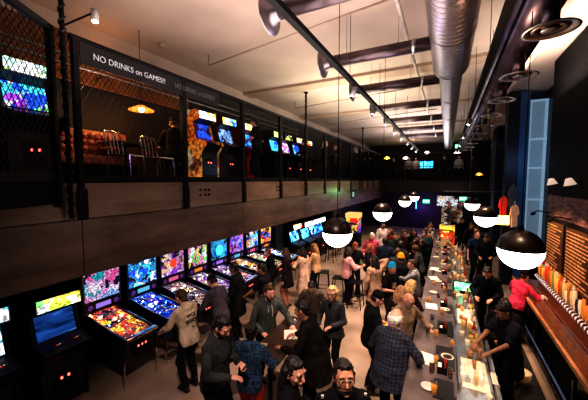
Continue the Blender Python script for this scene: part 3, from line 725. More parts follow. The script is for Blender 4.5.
# lime-green lit screen and trays
t = thing('register_screen', 'bright green lit screen standing on the underbar station', 'screen', (.42, 8.15, .84))
MB().box(-.20, .20, .0, .03, .06, .30, .006).build('screen_frame', black, t)
MB().box(-.18, .18, -.006, 0, .08, .28).build('display', art('green_disp', [(.1,.9,.3),(.3,1,.5),(.05,.4,.2),(.8,1,.8)], 12, 1.6, 3), t)
MB().box(-.06, .06, -.04, .1, 0, .06, .004).build('stand', black, t)
# rubber matting in the bar aisle
o = MB().box(.70, 1.56, 1.5, 12.0, 0, .012, .003).build('floor_mat', mat_blk, None); tag(o, 'long black rubber mat covering the floor of the bar aisle', 'mat')
# containers and tools crowding the underbar
cols = [((.65,.55,.38),'cream'), ((.5,.30,.10),'amber'), ((.08,.06,.05),'black'), ((.35,.34,.34),'steel'), ((.62,.40,.20),'tan'), ((.4,.18,.08),'brown')]
kinds = ['tub', 'mixing_tin', 'glass', 'tray']
r = random.Random(11)
used = []
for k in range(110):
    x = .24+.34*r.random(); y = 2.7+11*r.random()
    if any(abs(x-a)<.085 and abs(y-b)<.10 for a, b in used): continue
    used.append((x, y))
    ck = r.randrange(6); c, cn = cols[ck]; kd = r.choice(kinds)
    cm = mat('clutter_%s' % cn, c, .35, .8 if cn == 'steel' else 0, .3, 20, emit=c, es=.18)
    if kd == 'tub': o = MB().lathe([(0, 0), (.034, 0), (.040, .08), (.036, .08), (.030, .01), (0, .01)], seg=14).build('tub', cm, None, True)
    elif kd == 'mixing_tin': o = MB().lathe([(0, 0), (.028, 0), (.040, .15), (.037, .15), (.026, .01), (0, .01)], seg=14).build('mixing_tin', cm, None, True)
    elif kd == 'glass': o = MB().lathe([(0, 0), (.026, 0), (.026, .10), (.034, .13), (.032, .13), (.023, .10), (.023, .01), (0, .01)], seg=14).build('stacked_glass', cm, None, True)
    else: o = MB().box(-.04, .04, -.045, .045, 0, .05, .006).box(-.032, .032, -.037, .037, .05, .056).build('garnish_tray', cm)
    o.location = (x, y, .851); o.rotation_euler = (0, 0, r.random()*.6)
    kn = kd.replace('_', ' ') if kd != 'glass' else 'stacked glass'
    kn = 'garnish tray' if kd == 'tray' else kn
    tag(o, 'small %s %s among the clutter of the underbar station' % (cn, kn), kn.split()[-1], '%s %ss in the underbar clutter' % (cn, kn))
for k in range(12):
    o = MB().box(-.045, .045, 0, .42, 0, .014, .003).build('drip_mat', mat_blk); o.location = (.125, 2.4+k*.95, 1.081); tag(o, 'narrow ribbed black drip mat on the bartender side of the bar', 'mat', 'drip mats along the bar')
for k in range(9):
    t = thing('napkin_caddy', 'black napkin and straw caddy on the bar counter', 'caddy', (.02, 3.1+k*1.15, 1.081), 0, 'napkin caddies along the bar')
    MB().box(-.06, .06, -.09, .09, 0, .015, .003).box(-.06, .06, -.09, -.08, .015, .09).box(-.06, .06, .08, .09, .015, .09).box(-.005, .005, -.08, .08, .015, .09).build('tray', black, t)
    MB().box(-.052, -.008, -.07, .07, .016, .07, .003).build('napkins', paper, t)
    MB().tube([(.03, -.03, .016), (.035, -.04, .17)], .006, 5).tube([(.04, .0, .016), (.05, .01, .18)], .006, 5).tube([(.03, .04, .016), (.02, .05, .17)], .006, 5).build('straws', mat('straw_red', (.5, .05, .04), .5), t)
# glassware and small plates on the counter top
for k in range(40):
    y = 2.9+k*.285+.1*r.random(); x = -.30+.50*r.random()
    if k % 3 == 0:
        o = MB().lathe([(0, 0), (.05, 0), (.085, .012), (.083, .016), (.05, .006), (0, .006)], seg=18).build('plate', mat('plate_white', (.6, .52, .46), .35), None, True); o.location = (x, y, 1.085); tag(o, 'small white plate on the bar counter', 'plate', 'white plates along the bar')
    else:
        beer(x, y, 1.082, ['dark cola glass among the drinks along the bar', 'amber drink glass among the drinks along the bar'][k % 2], [(.05, .02, .01), (.6, .25, .05)][k % 2], .11, ['cola glasses along the bar', 'amber drinks along the bar'][k % 2])
# towel
t = MB()
tw_r = []
for j in range(9):
    z = 1.0-.07*j
    tw_r.append([V((.66+.02*math.sin(i*1.3+j*.5)+.012*j/8, 4.35+.34*i/9-.02*j+.015*math.sin(j), z)) for i in range(10)])
for a, b_ in zip(tw_r, tw_r[1:]):
    for i in range(9): t.quad(a[i], a[i+1], b_[i+1], b_[i])
t.box(.60, .665, 4.4, 4.66, .985, 1.0, .003)
o = t.build('bar_towel', mat('towel', (.72, .62, .5), .9, 0, .1), None, True); tag(o, 'cream towel hanging over the edge of the underbar station', 'towel')
o = MB().box(.64, .67, 3.2, 5.6, .86, .985).build('towel_bar', steel, None); tag(o, 'steel towel bar along the underbar station', 'rail')
# white bucket / lamp down in the aisle
o = MB().lathe([(0, 0), (.10, 0), (.13, .26), (.125, .26), (.095, .02), (0, .02)], (1.28, 6.25, .0), 16).build('bucket', mat('bucket_cream', (.6, .5, .35), .5), None, True); tag(o, 'small cream bucket on the bar aisle floor', 'bucket')
# beer menu boards on the near right wall
wood_bd = mat('board_panel', (.07, .025, .012), .55, 0, .3, 6, stretch=(1, 1, 6))
let = mat('board_letters', (.55, .30, .14), .6, 0, .3, 2, emit=(1, .45, .16), es=.10)  # orange lamplight put into the letter colour and a faint glow
for i, (y0, y1, lab) in enumerate(((8.22, 9.35, 'left beer menu board with rows of small text, lit by an arm lamp'), (6.5, 8.05, 'right beer menu board with rows of small text, lit by an arm lamp'))):
    t = thing('menu_board', lab, 'menu board', (2.27, (y0+y1)/2, 2.05), 0, 'beer menu boards')
    w = (y1-y0)/2
    MB().box(-.03, -.002, -w, w, -.60, .58, .004).build('board', wood_bd, t)
    b = MB(); r = random.Random(i+3)
    for k in range(15):
        z = .50-k*.070
        y = w*.92; end = -w*(.1+.7*r.random())
        while y > end:
            l = .05+.12*r.random()
            b.box(-.036, -.030, y-l, y, z-.013, z+.013); y -= l+.03
    b.build('text_lines', let, t)
    for s_ in ((0,) if i == 0 else (0,)):
        a = MB().tube([(-.01, w*.75, .75), (-.26, w*.75, .80), (-.36, w*.75, .74)], .014, 6); a.build('arm_lamp', black, t, True)
        MB().lathe([(.0, .02), (.05, .0), (.055, -.05), (.0, -.02)], (-.36, w*.75, .74), 12, (-.5, 0, 1)).build('lamp_head', black, t)
t = thing('mural_panel', 'dark painted band of faded pink and grey lettering above the beer menus', 'mural', (2.27, 7.9, 2.98))
MB().box(-.026, -.006, -1.55, 1.55, -.24, .26).build('panel', mat('mural_faded', (.12, .06, .07), .7, 0, .9, 5, stretch=(1, 1, 3)), t)
for i, (y, lab) in enumerate(((8.65, 'left small white cone lamp mounted high on the black wall'), (7.55, 'right small white cone lamp mounted high on the black wall'))):
    t = thing('wall_lamp', lab, 'lamp', (2.27, y, 3.55), 0, 'white cone wall lamps')
    MB().box(-.02, 0, -.05, .05, -.05, .05, .004).build('wall_plate', black, t)
    MB().tube([(0, 0, 0), (-.12, 0, .0)], .014, 8).build('arm', black, t)
    MB().lathe([(.03, .09), (.05, .08), (.10, -.05), (.08, -.05), (.03, .06)], (-.16, 0, 0), 16, (-.25, 0, 1), False).build('shade', mat('lamp_white', (.75, .62, .55), .5, 0, .1, emit=(1, .75, .6), es=.35), t, True)
# ------------------------------------------------------------------ TABLES, STOOLS
def high_table(x, y, w, l, rz, lab, h=1.05):
    t = thing('high_table', lab, 'table', (x, y, 0), rz)
    MB().box(-w/2, w/2, -l/2, l/2, h-.04, h, .008).build('table_top', mat('table_brown', (.06, .035, .028), .3, 0, .4, 4, stretch=(6, 1, 1)), t)
    for sy in ((-1, 1) if l > .9 else (0,)):
        MB().tube([(0, sy*(l/2-.25), .03), (0, sy*(l/2-.25), h-.04)], .035, 10).build('column', blk_metal, t)
        MB().box(-.25, .25, sy*(l/2-.25)-.03, sy*(l/2-.25)+.03, 0, .03, .004).box(-.03, .03, sy*(l/2-.25)-.22, sy*(l/2-.25)+.22, 0, .03, .004).build('foot', blk_metal, t)
    return t
high_table(-2.30, 4.12, .52, 1.4, .03, 'long dark high table where the man in grey hoodie stands')
high_table(-2.36, 9.05, .5, .5, .1, 'small square high table beside the woman in pale pink')
high_table(-1.72, 8.85, .5, .8, 0, 'tan lit high table behind the long haired woman in tan coat')
def stool(x, y, rz, lab, h=.75, grp='black backless stools'):
    t = thing('bar_stool', lab, 'stool', (x, y, 0), rz, grp)
    MB().box(-.17, .17, -.17, .17, h-.04, h, .012).build('seat', black_gloss, t)
    for sx in (-1, 1):
        for sy in (-1, 1):
            MB().tube([(sx*.14, sy*.14, h-.04), (sx*.19, sy*.19, 0)], .015, 6).build('leg', blk_metal, t)
    b = MB()
    for sx in (-1, 1): b.tube([(sx*.172, -.172, .25), (sx*.172, .172, .25)], .01, 6).tube([(-.172, sx*.172, .25), (.172, sx*.172, .25)], .01, 6)
    b.build('foot_ring', blk_metal, t)
    return t
stool(-3.35, 8.55, .3, 'empty black backless stool left of the woman in pale pink')
stool(-2.75, 8.25, .1, 'black backless stool in front of the small square table')
stool(-2.2, 8.1, 0, 'black backless stool on the camera side of the two small high tables')
stool(-4.45, 12.2, 0, 'black backless stool before the far arcades')
stool(-4.3, 13.4, 0, 'black backless stool near the corrugated wall')
stool(-1.5, 11.2, 0, 'black backless stool out beyond the two small high tables')
stool(-.75, 3.55, 0, 'black backless stool at the bar behind the white haired man')
stool(-.72, 6.6, 0, 'black backless stool at the bar near the blonde women')
flat('paper_menu', -2.22, 4.2, 1.051, .22, .30, .5, paper, 'white paper menu on the long high table', 'menu')
flat('coaster', -2.45, 3.72, 1.051, .12, .12, .3, mat('coaster_tan', (.55, .38, .2), .8), 'small tan coaster by the hand of the man in grey hoodie', 'coaster')
for (x, y, lab) in ((-2.32, 4.55, 'left clear water glass on the long high table'), (-2.20, 4.66, 'right clear water glass on the long high table')):
    beer(x, y, 1.05, lab, (.3, .28, .28), .1)
beer(-2.36, 9.05, 1.05, 'dark drink glass on the small square high table', (.25, .05, .02))
# ------------------------------------------------------------------ FAR END
rl = thing('far_railing', 'black slatted railing across the far mezzanine', 'railing', (0, 22.58, 3.56))
for k in range(6): MB().box(-4.3+k*1.4-.03, -4.3+k*1.4+.03, -.03, .03, 0, 1.9).build('post', blk_metal, rl)
MB().box(-4.4, 2.85, -.03, .03, 1.86, 1.92).build('top_rail', blk_metal, rl)
b = MB()
for k in range(120): b.box(-4.4+k*.06, -4.4+k*.06+.014, -.008, .008, .05, .95)
b.build('baluster_panel', blk_metal, rl)
MB().box(-4.4, 2.85, -.02, .02, .95, 1.0).build('hand_rail', blk_metal, rl)
t = thing('exit_sign', 'green EXIT sign hanging under the far mezzanine, left one', 'sign', (-1.25, 22.75, 2.1), 0, 'green exit signs')
EX = glow('exit_green', (.02, .75, .35), 1.6)
def exit_sign(t):
    MB().box(-.22, .22, 0, .04, -.13, .13, .005).build('housing', EX, t)
    text('lettering', 'EXIT', .2, glow('exit_white', (.75, 1, .85), 2.5), (0, -.005, 0), (PI/2, 0, 0), t)
    MB().tube([(0, .02, .13), (0, .02, .8)], .01, 6).build('stem', black, t)
exit_sign(t)
t = thing('exit_sign', 'green EXIT sign hanging under the far mezzanine, right one', 'sign', (1.0, 22.75, 2.35), 0, 'green exit signs'); exit_sign(t)
t = thing('exit_sign', 'green EXIT sign near the ceiling at the end of the main duct', 'sign', (.62, 21.8, 5.75), 0); exit_sign(t)
t = thing('wall_screen', 'blue television screen on the far mezzanine wall', 'television', (-1.55, 26.6, 4.85))
MB().box(-.55, .55, 0, .06, -.32, .32, .01).build('frame', black, t)
MB().box(-.51, .51, -.006, 0, -.28, .28).build('display', art('tv_blue', [(.05,.4,1),(.1,.6,1),(.0,.3,.8),(.3,.7,1)], 2, 2.2, 4), t)
for i, (x, z, c, lab) in enumerate(((-4.3, 5.35, (1, .75, .1), 'yellow glowing shade lamp at the left of the far mezzanine'), (-2.9, 5.3, (1, .9, .85), 'white glowing ceiling lamp left of the blue television'), (-1.4, 5.65, (1, .85, .9), 'white glowing ceiling lamp above the blue television'), (.6, 5.6, (1, .7, .6), 'pinkish ceiling lamp right of the blue television'), (2.0, 4.0, (1, .45, .1), 'amber lantern low on the right of the far mezzanine'))):
    t = thing('far_lamp', lab, 'lamp', (x, 24.6, z), 0)
    MB().lathe([(.03, .12), (.10, .10), (.24, -.06), (.22, -.06), (.03, .10)], seg=16, closed=False).build('lamp_shade', mat('shade_%d' % i, c, .5, emit=c, es=1.5), t, True)
    MB().ell((0, 0, -.02), (.09, .09, .07), None, 10).build('bulb', glow('fl_%d' % i, c, 7), t, True)
    MB().tube([(0, 0, .1), (0, 0, 6.5-z)], .006, 5).build('cord', black, t)
# lit doorway at the end of the room
struct('door_1', MB().box(-.3, 1.05, 24.05, 24.1, 0, 2.3), art('kitchen_light', [(.5,.35,.25),(.05,.04,.04),(.7,.6,.5),(.1,.05,.03),(.3,.12,.06)], 4, .5, 2))
struct('window_2', MB().box(-.6, 1.5, 23.9, 23.98, 1.75, 2.45), art('transom', [(.8,.85,.9),(.1,.08,.08),(.9,.6,.4),(.2,.1,.1),(.5,.45,.45),(.03,.02,.02)], 4, .7, 5))
# yellow and red lit game by the far wall
arcade((.12, 15.4, 0), 'yellow and red lit game at the far end of the room', glow('yel_m', (1, .7, .1), .8), art('yel_s', [YE,RD,(1,.6,.05),YE,DK], 5, 1.4, 3), (.35,.22,.02), art('yel_side', [YE,RD,(1,.7,.05),YE,(.4,.05,.02)], 4, .8, 3), None, math.radians(-100), sc=.85)
t = thing('neon_sign', 'vertical blue neon strip on the dark violet wall', 'neon sign', (-1.9, 22.75, 2.0))
MB().tube([(0, 0, -.45), (0, 0, .45)], .03, 8).build('tube', glow('neon_blue', (.05, .2, 1), 6), t, True)
MB().box(-.05, .05, .03, .05, -.5, .5).build('back_plate', black, t)
MB().tube([(0, .05, .4), (0, .05, 1.12)], .01, 6).build('stem', black, t)
t = thing('neon_script', 'small pale neon script of slanted lines beside the blue strip', 'neon sign', (-2.6, 22.75, 1.9))
for k in range(3):
    MB().tube([(-.3, 0, -.15+k*.14), (-.1, 0, -.10+k*.14), (.1, 0, -.14+k*.14), (.3, 0, -.04+k*.14)], .012, 6).build('tube', glow('neon_pink', (1, .55, .6), 4), t, True)
MB().box(-.35, .35, .03, .05, -.25, .4).build('back_plate', black, t)
MB().tube([(0, .05, .3), (0, .05, 1.25)], .01, 6).build('stem', black, t)
t = thing('lit_box_sign', 'warm yellow glowing box lamp behind the second bar pendant', 'lamp', (1.55, 11.2, 2.35))
MB().box(-.2, .2, -.06, .06, -.14, .14, .01).build('lamp_box', glow('yel_box', (1, .6, .12), 4), t)
MB().tube([(0, 0, .14), (0, 0, 4.15)], .008, 6).build('stem', black, t)
# shirts hanging on the right wall
def shirt(x, y, z, c, lab):
    t = thing('hanging_shirt', lab, 'shirt', (x, y, z), math.radians(62), 'shirts hung on the navy column')
    MB().ring_loft([[V((px, s, pz)) for px, pz in [(-.09, .3), (-.28, .2), (-.36, -.02), (-.27, -.06), (-.22, .05), (-.22, -.42), (.22, -.42), (.22, .05), (.27, -.06), (.36, -.02), (.28, .2), (.09, .3), (0, .25)]] for s in (-.02, .02)]).build('fabric', mat('shirt_%.1f%.1f%.1f' % c, c, .8, emit=c, es=.25), t)
    MB().tube([(-.2, 0, .26), (0, 0, .34), (.2, 0, .26)], .008, 6).tube([(0, 0, .34), (0, 0, .42)], .006, 6).build('hanger', chrome, t)
shirt(1.70, 12.0, 2.75, (.8, .05, .03), 'red shirt hung on the navy column')
shirt(1.95, 12.0, 3.1, (.05, .05, .06), 'black shirt hung high beside the red shirt')
shirt(1.98, 11.8, 2.5, (.7, .35, .2), 'peach shirt hung low right of the red shirt')
o = MB().tube([(-.1, 16.5, 3.05), (2.4, 16.5, 3.05)], .02, 6).tube([(1.0, 16.5, 3.05), (1.0, 16.5, 6.5)], .01, 6).tube([(1.8, 16.5, 3.05), (1.8, 16.5, 6.5)], .01, 6).build('hanging_bar', steel, None); tag(o, 'thin steel bar hung across above the far bar end', 'bar')
t = thing('notice_frame', 'small framed lit notice on the far end of the steel fascia', 'notice', (XM+.02, 15.3, 2.85))
MB().box(0, .02, -.28, .28, -.2, .2, .004).build('frame', black, t); MB().box(.02, .024, -.2, .2, -.14, .14).build('sheet', mat('notice', (.4, .5, .45), .6, emit=(.4, .6, .5), es=.25), t)
# white board-like lit patch by the far tables
t = thing('lit_counter', 'low white lit counter beyond the far high table', 'counter', (-2.1, 14.2, 0))
MB().box(-.4, .4, -.3, .3, .85, .92, .006).build('top', mat('lit_white', (.8, .8, .8), .4, emit=(1, 1, 1), es=.5), t); MB().box(-.35, .35, -.25, .25, 0, .85).build('cabinet_body', mat('lit_white2', (.5, .5, .5), .5), t)
t = thing('claw_game', 'colourful lit game with orange and blue glow under the mezzanine', 'game', (-4.4, 15.6, 0))
MB().box(-.35, .35, -.35, .35, 0, .8, .01).build('base', black, t); MB().box(-.32, .32, -.32, .32, .8, 1.6).build('lit_case', art('claw', [OR,RD,BL,DK,YE,DK], 7, .8, 5), t); MB().box(-.36, .36, -.36, .36, 1.6, 1.85, .01).build('canopy', glow('claw_top', (1, .6, .2), .7), t)

# ------------------------------------------------------------------ PEOPLE
bake = []
_tex = {}
def clouds(n, sc_):
    if n not in _tex:
        t = bpy.data.textures.new(n, 'CLOUDS'); t.noise_scale = sc_; t.noise_depth = 2; _tex[n] = t
    return _tex[n]
def blob(mb, name, m, voxel, parent=None, sm=2):
    o = mb.build(name, m, parent, True)
    r = o.modifiers.new('r', 'REMESH'); r.mode = 'VOXEL'; r.voxel_size = voxel; r.use_smooth_shade = True
    if sm:
        s = o.modifiers.new('s', 'SMOOTH'); s.factor = .5; s.iterations = sm
    if name in ('top', 'coat', 'trousers', 'hair'):
        d = o.modifiers.new('d', 'DISPLACE'); d.mid_level = .42
        if name == 'hair': d.texture = clouds('hair_clumps', .028); d.strength = .026
        else: d.texture = clouds('cloth_folds', .11); d.strength = .040
    bake.append(o)
    return o
def bake_all():
    bpy.context.view_layer.update()
    dg = bpy.context.evaluated_depsgraph_get()
    for o in bake:
        me = bpy.data.meshes.new_from_object(o.evaluated_get(dg))
        o.modifiers.clear(); o.data = me; me.shade_smooth()
def ik(S, T, l1, l2, pole):
    d = T-S; dist = min(d.length, (l1+l2)*.995); dr = d.normalized(); T = S+dr*dist
    a = (l1*l1-l2*l2+dist*dist)/(2*dist); h = math.sqrt(max(0, l1*l1-a*a))
    pp = (pole - dr*pole.dot(dr)); pp = pp.normalized() if pp.length > 1e-4 else V((0, 0, 1))
    return S+dr*a+pp*h, T
SK = {'fair': (.62, .34, .24), 'pink': (.68, .34, .26), 'tan': (.42, .21, .13), 'brown': (.24, .12, .075)}
HC = {'black': (.010, .008, .008), 'brown': (.055, .026, .014), 'blonde': (.62, .42, .20), 'dirty': (.36, .20, .10), 'white': (.62, .58, .55), 'red': (.32, .10, .04), 'grey': (.28, .26, .25)}
def loft_ell(mb, rings, n=18):
    """rings: (centre, x-axis vector*rx, y-axis vector*ry)"""
    mb.ring_loft([[c + ax*math.cos(2*PI*k/n) + ay*math.sin(2*PI*k/n) for k in range(n)] for c, ax, ay in rings])
def person(x, y, face, h, label, skin='fair', hair=('short', 'black'), top=(.01, .01, .012), legs=(.012, .013, .02),
           lean=4, twist=0, head=(8, 0, 0), Lh=None, Rh_=None, sit=False, stride=.0, res=1, sleeve='long', coat=None, hood=None,
           glasses=False, beard=None, inner=None, fat=1.0, topm=None, legm=None, shoe=(.02, .018, .018), z0=0, apron=None, sc_head=1.07, group=None, seat_h=.75, back=None, mark=None):
    s = h/1.75
    vox = {0: .0085, 1: .012, 2: .018}[res]
    skm = mat('skin_'+skin, SK[skin], .5, 0, .08, 12, spec=.4)
    topm = topm or cloth(top); legm = legm or cloth(legs)
    hairm = mat('hair_'+hair[1], HC[hair[1]], .55, 0, .4, 40, .4, stretch=(1, 1, .25))
    ph = .93 if not sit else seat_h+.10
    P = V((0, 0, ph))
    Rt = Matrix.Rotation(math.radians(twist), 3, 'Z') @ Matrix.Rotation(math.radians(-lean), 3, 'X')
    def tr(v): return P + Rt @ V(v)
    ax, ay = Rt @ V((1, 0, 0)), Rt @ V((0, 1, 0))
    f = fat
    def torso(mb, off, z0_=-.1, z1_=.53):
        prof = [(-.10, .150, .105, 0), (-.02, .168*f**.5, .118*f, -.005), (.08, .150*f, .105*f, 0), (.18, .142*f, .100*f, .005), (.30, .160*f**.5, .112*f**.7, .005), (.40, .175, .112, 0), (.46, .178, .095, -.005), (.50, .140, .075, -.01), (.53, .065, .055, -.01)]
        loft_ell(mb, [(tr((0, yc, z)), ax*(rx+off), ay*(ry+off)) for z, rx, ry, yc in prof if z0_ <= z <= z1_])
    body = MB(); torso(body, 0)
    # shoulders, neck, head
    shs = [tr((sx*.175, -.005, .455)) for sx in (-1, 1)]
    nb = tr((0, -.01, .50))
    hd = Matrix.Rotation(math.radians(head[1]+twist), 3, 'Z') @ Matrix.Rotation(math.radians(-head[0]), 3, 'X') @ Matrix.Rotation(math.radians(head[2]), 3, 'Y')
    npos = nb + (Rt @ V((0, .02, .10)))
    hc = npos + hd @ V((0, .015, .075))
    k = sc_head
    def hp(v): return hc + hd @ (V(v)*k)
    body.cap(tr((0, -.005, .49)), hp((0, -.02, -.06)), .054, .052, 12)
    body.ell(hc, (.074*k, .093*k, .112*k), hd, 18)
    body.ell(hp((0, .022, -.06)), (.057*k, .066*k, .058*k), hd, 14)      # jaw
    body.ell(hp((0, .076, -.098)), (.024*k, .018*k, .016*k), hd, 8)      # chin
    body.cap(hp((0, .092, .005)), hp((0, .108, -.030)), .010*k, .0155*k, 8)  # nose
    body.cap(hp((-.045, .078, .028)), hp((.045, .078, .028)), .013*k, .013*k, 8)  # brow
    body.cap(hp((-.018, .088, -.058)), hp((.018, .088, -.058)), .009*k, .009*k, 8)  # lips
    for sx in (-1, 1):
        body.ell(hp((sx*.045, .062, -.025)), (.022*k, .022*k, .024*k), hd, 8)  # cheeks
        body.ell(hp((sx*.079, -.005, -.008)), (.011*k, .022*k, .034*k), hd, 8)  # ears
    topb = MB(); legb = MB()
    # arms
    for i, sx in enumerate((-1, 1)):
        S = shs[i]
        T = (Lh, Rh_)[i]
        if T is None: T = V((sx*.27, .04, ph-.10))
        else: T = V(T)
        pole = Rt @ V((sx*.7, -.8, -.5))
        E, W_ = ik(S, T, .29, .255, pole)
        body.cap(S, E, .050, .040, 12); body.cap(E, W_, .039, .026, 12)
        fd = (W_-E).normalized()
        # hand: palm, four fingers, thumb
        side = V((0, 0, 1)).cross(fd)
        side = side.normalized() if side.length > .2 else V((0, 1, 0))
        nrm = fd.cross(side).normalized()
        hang = fd.z < -.7
        if hang: side = V((0, 1, 0)); nrm = V((-sx, 0, 0)); side = (side - fd*side.dot(fd)).normalized()
        thumb_side = side if hang else side*(1 if sx > 0 else -1)
        bend = (nrm if hang else -nrm)
        if not hang and nrm.z < 0: bend = nrm
        pc = W_+fd*.045
        rotm = Matrix((thumb_side, fd, thumb_side.cross(fd))).transposed()
        body.ell(pc, (.041, .052, .018), rotm, 10)
        for j, (off, ln) in enumerate(((.030, .070), (.010, .078), (-.010, .072), (-.029, .056))):
            b0 = W_+fd*.082+thumb_side*off
            d1 = (fd + bend*(.30+.06*j)).normalized(); b1 = b0+d1*ln*.5
            d2 = (fd*.7 + bend*.85).normalized(); b2 = b1+d2*ln*.5
            body.cap(W_+fd*.06+thumb_side*off*.9, b0, .0105, .0105, 6); body.cap(b0, b1, .0105, .0095, 6); body.cap(b1, b2, .0095, .0085, 6)
        t0 = W_+fd*.022+thumb_side*.026; t1 = t0+(thumb_side*.75+fd*.6+bend*.2).normalized()*.038; t2 = t1+(fd*.9+thumb_side*.25+bend*.3).normalized()*.03
        body.cap(t0, t1, .0135, .0115, 6); body.cap(t1, t2, .0115, .0095, 6)
        # sleeve
        if sleeve == 'long':
            topb.cap(S, E, .066, .056, 12); topb.cap(E, E.lerp(W_, .93), .055, .041, 12)
        elif sleeve == 'short':
            topb.cap(S, S.lerp(E, .72), .068, .064, 12)
    # legs
    for i, sx in enumerate((-1, 1)):
        hp_ = V((sx*.09, 0, ph-.03))
        if sit:
            A = V((sx*.13, .34, ph-.55 if ph > .7 else .09)); pole = V((0, 1, .6))
        else:
            A = V((sx*(.10+.01*abs(stride)), -sx*stride*.5, .085)); pole = V((sx*.1, 1, 0))
        K, A = ik(hp_, A, .43, .42, pole)
        body.cap(hp_, K, .082, .054, 12); body.cap(K, A, .053, .036, 12)
        ft = V((0, 1, 0))
        body.cap(A+V((0, -.03, -.045)), A+V((0, .13, -.055)), .036, .026, 8)
        legb.cap(hp_+V((0, 0, .02)), K, .100, .070, 12); legb.cap(K, A+V((0, 0, .02)), .069, .056, 12)
        sh = MB(); sh.cap(A+V((0, -.035, -.042)), A+V((0, .145, -.05)), .044, .036, 10); sh.box(A.x-.042, A.x+.042, A.y-.075, A.y+.175, A.z-.085, A.z-.055, .008)
        sh.cap(A+V((0, -.01, -.02)), A+V((0, -.01, .04)), .044, .046, 10)
        shoes = sh
        if i == 0: shoe_l = sh
        else: shoe_r = sh
    loft_ell(legb, [(P+V((0, 0, z)), V((rx, 0, 0)), V((0, ry, 0))) for z, rx, ry in ((-.10, .165, .118), (0, .186*f**.5, .136*f), (.07, .165*f, .118*f))])
    root = blob(body, 'person', skm, vox, None, 1 if res == 0 else 1)
    # clothes
    torso(topb, .022, -.1, .54)
    hem = -.10 if coat is None else None
    if coat:
        # long coat falling from the waist
        n = 6; rings = []
        for q in range(n+1):
            t_ = q/n; z = .10*(1-t_)+(coat-ph)*t_
            rings.append((P+Rt@V((0, 0, .05)) + V((0, 0, z-.05)), V((.170*f+.05*t_, 0, 0)), V((0, .125*f+.06*t_, 0))))
        loft_ell(topb, rings)
    else:
        loft_ell(topb, [(tr((0, 0, -.12)), ax*.172*f**.5, ay*.128*f), (tr((0, 0, -.02)), ax*.192*f**.5, ay*.142*f), (tr((0, 0, .10)), ax*.172*f, ay*.126*f)])
    topb.cap(tr((-.045, -.045, .53)), tr((.045, -.045, .53)), .042, .042, 10)
    topb.cap(tr((-.10, -.005, .49)), tr((.10, -.005, .49)), .055, .055, 10)
    if hood or hood is True:
        topb.ell(tr((0, -.085, .50)), (.115, .06, .085), Rt, 12)
        topb.cap(tr((-.085, .02, .52)), tr((-.03, .085, .46)), .03, .022, 8); topb.cap(tr((.085, .02, .52)), tr((.03, .085, .46)), .03, .022, 8)
    tname = 'coat' if coat else 'top'
    tp = blob(topb, tname, topm, .014 if res < 2 else .02, root, 2)
    lg = blob(legb, 'trousers', legm, .015 if res < 2 else .022, root, 2)
    sm_ = mat('shoe_%.2f_%.2f' % shoe[:2], shoe, .5)
    blob(shoe_l, 'shoe', sm_, .012 if res < 2 else .018, root, 1); blob(shoe_r, 'shoe', sm_, .012 if res < 2 else .018, root, 1)
    # hair
    st = hair[0]; hb = MB()
    if st in ('short', 'long', 'bun', 'curly', 'under', 'bob', 'side', 'buzz'):
        g = {'buzz': -.004, 'curly': .016}.get(st, 0)
        if st != 'side':
            hb.ell(hp((0, -.022, .024)), ((.081+g)*k, (.092+g)*k, (.100+g)*k), hd, 16)
            hb.ell(hp((0, -.06, -.045)), (.06*k, .042*k, .05*k), hd, 10)
            if st != 'buzz':
                hb.ell(hp((0, .028, .084)), (.056*k, .048*k, .030*k), hd, 10)
        else:
            hb.ell(hp((0, -.045, -.015)), (.082*k, .062*k, .070*k), hd, 14)
            for sx in (-1, 1): hb.ell(hp((sx*.072, -.01, .01)), (.016*k, .05*k, .045*k), hd, 8)
        for sx in (-1, 1): hb.cap(hp((sx*.072, .012, .03)), hp((sx*.074, .008, -.012)), .013*k, .009*k, 6)
    if st == 'curly':
        for q in range(26):
            a = q*2.4; zz = .02+.10*(q % 7)/7
            r_ = .085*math.sqrt(max(.1, 1-(zz/.13)**2))
            v_ = (r_*math.cos(a), min(.05, r_*math.sin(a)*1.1-.01), zz+.01)
            hb.ell(hp(v_), (.026*k,)*3, hd, 6)
    if st in ('long', 'bob'):
        ln = .26 if st == 'long' else .12
        for sx in (-1, -.55, 0, .55, 1):
            yb = -.075*math.sqrt(max(0, 1-sx*sx*.75)) - .005
            a0 = hp((sx*.074, yb*.9, .02)); a1 = hp((sx*.082, yb*1.15, -.09)); a2 = a1.lerp(tr((sx*.10, -.10 if abs(sx) < .9 else .03, .54-ln)), .9)
            hb.cap(a0, a1, .038*k, .043*k, 8); hb.cap(a1, a2, .043*k, .028*k, 8)
    if st == 'bun': hb.ell(hp((0, -.10, .07)), (.04*k,)*3, hd, 10)
    if st != 'none' and st not in ('cap', 'beanie', 'bald'):
        blob(hb, 'hair', hairm, .010 if res < 2 else .015, root, 2)
    if st == 'cap':
        b = MB(); cm_ = cloth(HC.get(hair[1], (.02, .02, .02)) if len(hair) < 3 else hair[2])
        b.lathe([(.084*k, 0), (.086*k, .03*k), (.078*k, .07*k), (.05*k, .10*k), (.0, .112*k)], hp((0, -.008, .028)), 20, hd @ V((0, 0, 1)))
        b.ring_loft([[hp((.066*math.cos(a), .03+.105*math.sin(a), .030+dz-.02*math.sin(a))) for a in [PI*q/10 for q in range(11)]] for dz in (0, .008)])
        b.build('cap', cm_, root, True)
        h2 = MB(); h2.ell(hp((0, -.03, -.01)), (.079*k, .072*k, .06*k), hd, 12); blob(h2, 'hair', hairm, .012, root, 1)
